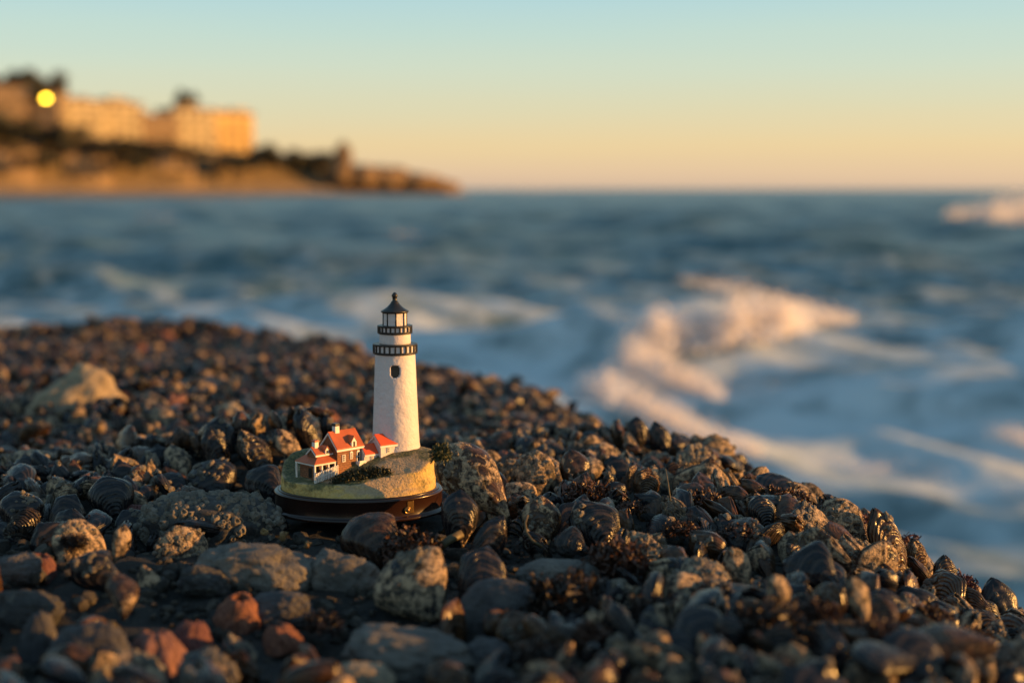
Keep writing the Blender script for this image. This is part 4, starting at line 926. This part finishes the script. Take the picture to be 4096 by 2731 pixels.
# foam crests: lumpy bodies of white water riding on the wave
k = NT('sea_foam'); n = k.noise(9, 5, .6, k.pos()); k.done(k.mix(k.ramp(n, .3, .7), (.86, .84, .85), (.95, .93, .94)), .9, k.bump(n, .8, .05)); M['foam'] = k.m
tr = k.n('ShaderNodeBsdfTranslucent'); tr.inputs['Color'].default_value = (.92, .88, .86, 1); mx = k.n('ShaderNodeMixShader'); mx.inputs[0].default_value = .4; k.l(k.b.outputs[0], mx.inputs[1]); k.l(tr.outputs[0], mx.inputs[2]); k.l(mx.outputs[0], k.out.inputs['Surface'])
def sea_at(px, py):
    r = ray(px, py); ts = np.geomspace(3, 900, 1500); xx, yy, zz = r.x*ts, r.y*ts, CAMZ+r.z*ts
    rr_ = np.hypot(xx, yy); sf = SEA+sea_h(xx, yy, rr_)*np.clip(1.2-rr_/500, 0, 1)+swell(xx, yy); b = zz < sf
    i = int(np.argmax(b)) if b.any() else 1499
    return Vector((xx[i], yy[i], sf[i]))
def foam_crest(pts, label, seed, dens=1.):
    """pts: px, py of the foot on the water, width px, height px; a chain of lumps merged in one body"""
    P = np.array(pts, float); seg = np.hypot(*(P[1:, :2]-P[:-1, :2]).T); cum = np.concatenate([[0], np.cumsum(seg)])
    r_ = np.random.default_rng(seed); n = int(dens*sum(a[2]*a[3] for a in pts)/len(pts)*cum[-1]/520)+80
    K = np.linspace(-.03, 1.03, 40); kq = [[np.interp(t*cum[-1], cum, P[:, j]) for j in range(4)] for t in np.clip(K, 0, 1)]; kc = np.array([sea_at(q[0], q[1]) for q in kq]); kw = np.array(kq)[:, 2:]
    t = r_.uniform(-.03, 1.03, n); c = np.stack([np.interp(t, K, kc[:, a]) for a in range(3)], 1); k_ = c[:, 1]/F; W_ = np.interp(t, K, kw[:, 0])*k_; H_ = np.interp(t, K, kw[:, 1])*k_
    up = r_.random(n)**1.5; c[:, 2] += H_*up*r_.uniform(.5, 1.15, n); c[:, 1] += r_.normal(0, .34, n)*W_*(1.1-.6*up); c[:, 0] += r_.normal(0, 10, n)*k_+up*H_*.25
    rad_ = H_*r_.choice([.025, .035, .045, .06, .08], n)*(1.25-.7*up)*1.15
    nn = np.stack([r_.normal(1.1, .8, n), r_.normal(-.5, .8, n), r_.normal(.4, .8, n)], 1); nn /= np.linalg.norm(nn, axis=1)[:, None]; e1 = np.cross(nn, [0, 0, 1.]); e1 /= np.linalg.norm(e1, axis=1)[:, None]+1e-9; e2 = np.cross(nn, e1)
    an = np.arange(8)*math.pi/4; rim = c[:, None]+rad_[:, None, None]*r_.uniform(.55, 1.25, (n, 8))[..., None]*(e1[:, None]*np.cos(an)[None, :, None]*1.3+e2[:, None]*np.sin(an)[None, :, None])+nn[:, None]*(rad_[:, None]*r_.normal(0, .12, (n, 8)))[..., None]
    top = c+nn*(rad_*.28)[:, None]; bot = c-nn*(rad_*.10)[:, None]
    v = np.concatenate([rim, top[:, None], bot[:, None]], 1).reshape(-1, 3); one = [[g_, (g_+1) % 8, (g_+2) % 8, 8] for g_ in (0, 2, 4, 6)]
    f = (np.array(one)[None]+(np.arange(n)*10)[:, None, None]).reshape(-1, 4)
    o = obj('sea_foam', big_mesh('sea_foam', v, f, M['foam'])); tag(o, label, 'sea foam', 'white foam crests on the sea', 'stuff')
foam_crest([(1425, 818, 90, 76), (1475, 815, 130, 112), (1540, 800, 120, 90), (1600, 795, 140, 92), (1690, 780, 150, 104), (1790, 760, 140, 84), (1880, 742, 100, 44), (1950, 735, 60, 20)], 'uppermost broad pinkish foam crest of the big breaking wave', 1)
foam_crest([(1415, 830, 70, 60), (1440, 868, 90, 96), (1500, 886, 90, 84), (1570, 902, 90, 66), (1650, 914, 70, 36)], 'middle foam ridge of the breaking wave curving below the broad upper crest', 2)
foam_crest([(1325, 900, 60, 44), (1385, 922, 90, 74), (1470, 956, 100, 70), (1560, 1000, 100, 60), (1650, 1030, 100, 50), (1740, 1040, 60, 26)], 'lowest foam ridge of the breaking wave nearest the mussel bed', 3)
foam_crest([(1560, 650, 50, 20), (1640, 668, 70, 34), (1700, 684, 80, 44), (1760, 700, 60, 26)], 'small foam cap on the peak of the breaking wave', 4)
foam_crest([(2180, 500, 60, 30), (2250, 508, 90, 54), (2310, 512, 110, 76), (2400, 512, 120, 80)], 'distant breaking crest at the right photo edge near the horizon', 5, .55)
foam_crest([(320, 502, 30, 10), (365, 504, 40, 20), (405, 502, 24, 9)], 'small distant whitecap below the blurred coast houses', 6, .9)
foam_crest([(890, 542, 30, 10), (930, 545, 40, 20), (965, 544, 24, 9)], 'small distant whitecap above the lighthouse roof', 7, .9)
foam_crest([(1880, 1060, 60, 16), (1990, 1084, 70, 26), (2060, 1078, 80, 32), (2130, 1092, 70, 24), (2180, 1096, 50, 18)], 'low broken foam line on the dark water right of the ridge', 8)
foam_crest([(2260, 1000, 60, 26), (2320, 1010, 70, 40), (2380, 1030, 80, 44)], 'foam patch at the right photo edge level with the ridge', 10)
foam_crest([(1190, 442, 30, 8), (1230, 442, 50, 14), (1280, 442, 30, 8)], 'far whitecap on the horizon just right of the headland tip', 11)
foam_crest([(340, 446, 60, 16), (420, 446, 70, 22), (520, 446, 40, 10), (610, 446, 60, 18), (720, 446, 40, 8)], 'line of far surf breaking at the foot of the coast cliffs', 12)
foam_crest([(40, 752, 80, 10), (240, 748, 90, 14), (420, 752, 80, 10)], 'thin wash of foam along the water behind the left skyline of the bed', 13, .5)

# ------------------------------------------------------------------ the far coast
YC = 350.
def Yc(x): return 322+.085*x
def wpx(x, y, Y=YC): return at_y(x, y, Y)
PX = YC/F/cp     # metres per layout px at the coast
prof = [(-500, 150), (-200, 190), (0, 255), (150, 300), (320, 322), (450, 340), (600, 352), (700, 372), (770, 384), (830, 392), (900, 398), (980, 410), (1030, 424), (1060, 440), (1090, 452)]
xs = np.arange(-500, 1091, 7.); top = np.interp(xs, [p[0] for p in prof], [p[1] for p in prof])
cols = []; rnd = random.Random(9)
for x, t in zip(xs, top):
    Y0 = Yc(x); zt = wpx(x, t, Y0).z; X0 = wpx(x, 440, Y0).x; zt = max(zt, SEA-.4)
    amp = min(1., max(.02, (zt-SEA)/9)); nz = lambda a, b: mnoise.fractal((X0*.09, a, b), 1, 2, 4)
    col_ = []
    for t_, yy, zz in ((0, -60, -.6), (.06, -30, .055), (.12, -9, .10), (.25, -6, .22), (.4, -4.5, .45), (.6, -3, .70), (.8, -1.5, .9), (1., 2, 1.), (1.2, 14, 1.05), (1.5, 50, 1.12), (2., 120, 1.1)):
        col_.append((X0*(1+max(yy, 0)/Y0)+amp*1.5*nz(t_*3, 5.), Y0+yy+amp*2.4*nz(t_*3, 1.)*(.3 if yy < -15 else 1), SEA+(zt-SEA)*zz*(1+.10*amp*nz(t_*3, 9.)) if zz > .05 else SEA+zz*.6))
    cols.append(col_)
CV = np.array(cols); hd = big_mesh('headland', CV.reshape(-1, 3), grid_quads(CV.shape[0], CV.shape[1])[:, ::-1], M['ledge'])
k = NT('cliff'); p = k.pos(); n1 = k.noise(.13, 4, .6, p); n2 = k.noise(.5, 4, .6, p); z = k.n('ShaderNodeSeparateXYZ'); k.l(p, z.inputs[0])
hz = k.ramp(z.outputs[2], SEA+2.2, SEA+11)
veg = k.ramp(k.math('ADD', n1, k.math('MULTIPLY', k.math('SUBTRACT', hz, .5), .34)), .50, .58)
col = k.mix(veg, k.mix(k.ramp(n2, .3, .7), (.095, .066, .034), (.18, .13, .066)), k.mix(n2, (.05, .042, .022), (.11, .085, .045)))
col = k.mix(k.ramp(k.math('ADD', z.outputs[2], k.math('MULTIPLY', n2, 1.6)), SEA+2.2, SEA+4.2), (.26, .20, .14), col); k.done(col, .9, k.bump(n2, .8, .8)); hd.materials[0] = k.m
tag(obj('headland', hd), kind='structure')
M['stucco_a'] = painted('cream_stucco', (.56, .47, .29), .85, .12, .8, .1); M['stucco_b'] = painted('orange_stucco', (.68, .48, .19), .85, .1, .8, .1); M['stucco_c'] = painted('brown_stucco', (.32, .23, .14), .85, .15, .8, .1)
M['far_rock'] = painted('far_rock_face', (.20, .135, .075), .9, .35, .5, .4)
M['glass_dark'] = painted('dark_glass', (.13, .10, .08), .15, .1, 1, 0)
M['far_roof'] = painted('far_flat_roof', (.20, .13, .085), .8, .15, 1, .1)
k = NT('sun_glint_glass'); k.b.inputs['Emission Color'].default_value = (1., .56, .03, 1); k.b.inputs['Emission Strength'].default_value = 17.; k.done((.3, .2, .1), .3); M['lit'] = k.m  # sun's reflection in a pane, put in as emission; no lamp
def block(x0, x1, ytop, ybot, Yo, yaw, storeys, bays, mat, label, depth=11., lit=None, parapet=.6):  # lit: where to put the emissive pane that imitates a sun glint
    Y = Yc((x0+x1)/2)+(Yo-350)*.8; a, b = at_y(x0, ybot, Y), at_y(x1, ytop, Y); W = b.x-a.x; Hh = b.z-a.z+4; e = empty('coast_house', (a.x, Y, a.z-4)); e.rotation_euler = (0, 0, R(yaw)); tag(e, label, 'house', 'houses on the far coast')
    W = W/math.cos(R(abs(yaw)))*.9
    m = MB(); m.box((0, 0, 0), (W, depth, Hh)); wl = m.build('wall', M[mat], e, scale=1.)
    m = MB(); m.box((-.35, -.35, Hh), (W+.35, depth+.35, Hh+parapet)); m.build('roof', M['far_roof'], e, scale=1.)
    sh = (Hh-4)/storeys; bw = W/bays
    for s in range(storeys):
        for q in range(bays):
            z = 4+s*sh+sh*.28; m = MB(); o1, o2 = rnd.uniform(.15, .4), rnd.uniform(.5, .85); m.box((q*bw+bw*o1, -.06, z), (q*bw+bw*o2, .12, z+sh*rnd.uniform(.35, .6))); m.build('window', M['glass_dark'], e, scale=1.)
        m = MB(); m.box((.3, -1.2, 4+s*sh+.02), (W-.3, -.02, 4+s*sh+.22)); m.box((.3, -1.2, 4+s*sh+.22), (W-.3, -1.1, 4+s*sh+.95)); m.build('balcony', M[mat], e, scale=1.)
    for q in range(2): m = MB(); m.box((W-.06+.0, depth*(.2+.4*q), 4+sh*.3), (W+.06, depth*(.38+.4*q), 4+sh*.85)); m.build('window', M['glass_dark'], e, scale=1.)
    for q in range(storeys-1):
        u0 = rnd.uniform(0, W*.6); m = MB(); m.box((u0, depth*.15, Hh+parapet), (u0+rnd.uniform(.15, .38)*W, depth*.8, Hh+parapet+rnd.uniform(.4, 1.3))); m.build('roof_hut', M[rnd.choice(['stucco_a', 'stucco_c', 'far_roof'])], e, scale=1.)
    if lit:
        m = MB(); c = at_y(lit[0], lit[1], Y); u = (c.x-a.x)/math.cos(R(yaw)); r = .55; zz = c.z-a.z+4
        m.box((u-r, -.26, zz-r), (u+r, -.14, zz+r)); m.build('glint_pane', M['lit'], e, scale=1.)  # emissive pane that imitates the sun glinting in the glass
    return e
block(140, 232, 232, 318, 350, 36, 3, 4, 'stucco_a', 'cream flat-roofed apartment block, leftmost of the sunlit row on the far coast')
block(228, 318, 238, 324, 350, 36, 3, 4, 'stucco_a', 'cream apartment block with flat roof, second from the left in the sunlit coast row')
block(316, 402, 268, 334, 350, 36, 3, 4, 'stucco_c', 'lower tan apartment block, third in the sunlit coast row')
block(400, 492, 252, 344, 350, 36, 3, 4, 'stucco_a', 'cream apartment block, fourth in the coast row under the lone tree top')
block(488, 580, 262, 352, 350, 36, 3, 4, 'stucco_b', 'brightest orange building at the right end of the sunlit coast row')
block(-60, 52, 200, 262, 352, 28, 2, 4, 'stucco_c', 'brown house at the left photo edge on the far coast')
block(58, 138, 214, 290, 352, 10, 3, 3, 'stucco_c', 'dim brown house with a yellow sun glint in one window on the far coast', lit=(103, 228))
block(-40, 70, 346, 384, 342, 34, 1, 5, 'stucco_c', 'low cream beach house at the left photo edge below the coast trees', 7)
block(150, 250, 352, 396, 341, 34, 1, 5, 'stucco_c', 'low cream beach house below the leftmost apartment block', 7)
block(360, 440, 352, 396, 342, 36, 1, 4, 'stucco_c', 'low tan beach house below the fourth apartment block', 7)

k = NT('far_leaves'); n = k.noise(.6, 2, .5, k.pos()); k.done(k.mix(k.ramp(n, .35, .65), (.012, .016, .009), (.045, .042, .018)), .7); M['leaf'] = k.m
M['bark'] = painted('far_bark', (.06, .04, .025), .9, .2, 3, .2)
def tree_mesh(seed, flat=1.):
    rnd = random.Random(seed); v = []; f = []
    cl = [(Vector((rnd.gauss(0, .42), rnd.gauss(0, .35), rnd.uniform(.35, .85))), rnd.uniform(.18, .34)) for _ in range(11)]
    for c, r in cl:
        for i in range(110):
            d = Vector((rnd.gauss(0, 1), rnd.gauss(0, 1), rnd.gauss(0, 1))).normalized(); p = c+d*r*rnd.uniform(.5, 1.05)*Vector((1, 1, flat)).length/1.73; s = d.orthogonal().normalized()*rnd.uniform(.03, .06); t = d.cross(s).normalized()*rnd.uniform(.03, .06); b = len(v); v += [p-s-t, p+s-t, p+s+t, p-s+t]; f.append([b, b+1, b+2, b+3])
    tv = []; tf = []
    def limb(p, q, r0, r1):
        d = (q-p).normalized(); s = d.orthogonal().normalized(); t = d.cross(s); b = len(tv)
        for pp, r in ((p, r0), (q, r1)): tv.extend([pp+(s*math.cos(k*1.047)+t*math.sin(k*1.047))*r for k in range(6)])
        tf.extend([[b+k, b+(k+1) % 6, b+6+(k+1) % 6, b+6+k] for k in range(6)])
    limb(Vector((0, 0, -.3)), Vector((0, 0, .4)), .05, .035)
    for c, r in cl[:6]: limb(Vector((0, 0, .35)), c, .03, .01)
    return new_mesh('crown', v, f, M['leaf'], False), new_mesh('trunk', tv, tf, M['bark'], True)
TREES = [tree_mesh(s) for s in (1, 2, 3, 4)]
def tree(x, ybase, w, hpx, Y, label, s):
    Y = Yc(x)+(Y-348); b = at_y(x, ybase, Y); e = empty('coast_tree', b); k_ = Y/F; e.scale = (w*k_*.62, w*k_*.62, hpx*k_); e.rotation_euler = (0, 0, s*1.3); tag(e, label, 'tree', 'trees on the far coast')
    obj('crown', TREES[s % 4][0], e); obj('trunk', TREES[s % 4][1], e)
for i, t in enumerate([(20, 250, 130, 84, 356, 'dark tree rising behind the brown house at the left photo edge'), (92, 246, 110, 84, 362, 'tall dark tree behind the house with the sun glint in its window'), (422, 256, 56, 46, 358, 'lone dark tree standing above the roofs of the coast row'),
    (30, 340, 150, 70, 342, 'dark tree clump on the slope at the left photo edge'), (130, 352, 120, 66, 341, 'dark tree on the slope under the leftmost apartment block'), (240, 362, 130, 46, 340, 'dark tree clump below the second apartment block'), (330, 366, 130, 44, 340, 'dark tree clump below the third apartment block'), (440, 372, 110, 36, 339, 'low dark tree below the fourth apartment block'), (300, 398, 90, 36, 336, 'dark bush tree low on the cliff under the coast row'),
    (620, 396, 120, 64, 346, 'dark tree just right of the brightest orange building'), (680, 402, 110, 56, 347, 'dark rounded tree second right of the orange building'), (735, 408, 100, 58, 347, 'dark tree beside the bright rock stack'), (560, 402, 110, 44, 338, 'dark tree under the brightest orange building'), (860, 406, 70, 26, 345, 'small dark tree right of the bright rock stack'), (100, 392, 90, 36, 335, 'dark bush tree above the beach at the left')]): tree(*t, i)
# bright rock stack and low rocks tapering into the sea
for i, (x, yt, yb, w, Y, mt, label) in enumerate([(786, 334, 424, 44, 338, '', 'tall sunlit orange rock stack on the far headland'), (826, 380, 432, 90, 341, '', 'sunlit rock mound right of the tall rock stack'), (880, 384, 434, 120, 342, '', 'dull brown rock mound in the middle of the headland tip'), (952, 398, 438, 120, 340, '', 'long brown rock mound near the headland tip'), (1006, 412, 442, 90, 341, '', 'last low brown rock at the headland tip')]):
    Y = Yc(x)+(Y-348); a, b = at_y(x, yb, Y), at_y(x, yt, Y); hh = (b.z-a.z)/2; o = obj('sea_rock', stone_mesh('sea_rock', M['far_rock'], 20+i, (w*Y/F/2, w*Y/F/2, hh*1.05), 4, .25, .8)); o.location = (a.x, Y, a.z+hh); tag(o, label, 'rock', 'rocks of the far headland')

# ------------------------------------------------------------------ light, sky, camera
SUN_EL, SUN_AZ = R(7.2), R(1.5)          # azimuth: degrees from +X towards the camera side
d = Vector((math.cos(SUN_EL)*math.cos(SUN_AZ), -math.cos(SUN_EL)*math.sin(SUN_AZ), math.sin(SUN_EL)))
sl = bpy.data.lights.new('sun', 'SUN'); sl.energy = 5.0; sl.angle = R(.6); sl.color = (1., .47, .115)
so = link(bpy.data.objects.new('sun', sl)); so.rotation_euler = d.to_track_quat('Z', 'Y').to_euler(); so.location = (3, -1, 2)
w = bpy.data.worlds.new('World'); S.world = w; w.use_nodes = True; t = w.node_tree; bg = t.nodes['Background']; out = t.nodes['World Output']
sky = t.nodes.new('ShaderNodeTexSky'); sky.sky_type = 'NISHITA'; sky.sun_disc = False; sky.sun_elevation = SUN_EL; sky.sun_rotation = math.pi/2+SUN_AZ; sky.altitude = 0
t.links.new(sky.outputs[0], bg.inputs[0]); bg.inputs[1].default_value = .0175
def lin(c): return tuple((x/255/12.92 if x <= 10 else ((x/255+.055)/1.055)**2.4) for x in c)
tc = t.nodes.new('ShaderNodeTexCoord'); sx = t.nodes.new('ShaderNodeSeparateXYZ'); t.links.new(tc.outputs['Generated'], sx.inputs[0])
ra = t.nodes.new('ShaderNodeValToRGB'); mr = t.nodes.new('ShaderNodeMapRange'); mr.inputs[1].default_value = 0; mr.inputs[2].default_value = .5
mpn = t.nodes.new('ShaderNodeMapping'); mpn.inputs['Scale'].default_value = (2.2, 2.2, 34); t.links.new(tc.outputs['Generated'], mpn.inputs[0]); nzn = t.nodes.new('ShaderNodeTexNoise'); nzn.inputs['Scale'].default_value = 1.6; nzn.inputs['Detail'].default_value = 3; t.links.new(mpn.outputs[0], nzn.inputs['Vector'])
ma = t.nodes.new('ShaderNodeMath'); ma.operation = 'MULTIPLY_ADD'; t.links.new(nzn.outputs[0], ma.inputs[0]); ma.inputs[1].default_value = .012; t.links.new(sx.outputs[2], ma.inputs[2]); mb_ = t.nodes.new('ShaderNodeMath'); mb_.operation = 'SUBTRACT'; t.links.new(ma.outputs[0], mb_.inputs[0]); mb_.inputs[1].default_value = .006; t.links.new(mb_.outputs[0], mr.inputs[0]); t.links.new(mr.outputs[0], ra.inputs[0])
stops = [(0., (208, 180, 158)), (.02, (224, 193, 160)), (.06, (230, 203, 156)), (.11, (215, 208, 174)), (.165, (201, 212, 192)), (.215, (187, 211, 202)), (.27, (170, 206, 212)), (.42, (152, 192, 206)), (.62, (128, 166, 186)), (1., (106, 140, 164))]
el = ra.color_ramp.elements
while len(el) < len(stops): el.new(.5)
for e, (p_, c_) in zip(el, stops): e.position = p_; e.color = (*lin(c_), 1)
bg2 = t.nodes.new('ShaderNodeBackground'); bg2.inputs[1].default_value = .555; t.links.new(ra.outputs[0], bg2.inputs[0])
ad = t.nodes.new('ShaderNodeAddShader'); t.links.new(bg.outputs[0], ad.inputs[0]); t.links.new(bg2.outputs[0], ad.inputs[1]); t.links.new(ad.outputs[0], out.inputs[0])

cam = bpy.data.cameras.new('camera'); co = link(bpy.data.objects.new('camera', cam)); S.camera = co
co.location = (0, 0, CAMZ); co.rotation_euler = (math.pi/2-PIT, 0, 0)
cam.sensor_width = 36; cam.lens = 50.0; cam.clip_start = .02; cam.clip_end = 90000
cam.dof.use_dof = True; cam.dof.focus_distance = .632; cam.dof.aperture_fstop = 6.2; cam.dof.aperture_blades = 9; cam.dof.aperture_rotation = R(12)
S.view_settings.view_transform = 'Standard'; S.view_settings.look = 'None'; S.view_settings.exposure = .8; S.view_settings.gamma = 1
S.render.engine = 'CYCLES'; S.cycles.use_denoising = True; S.cycles.sample_clamp_indirect = 6; S.cycles.max_bounces = 14; S.cycles.diffuse_bounces = 10; S.cycles.use_adaptive_sampling = False
S.render.resolution_x = 1024; S.render.resolution_y = 682
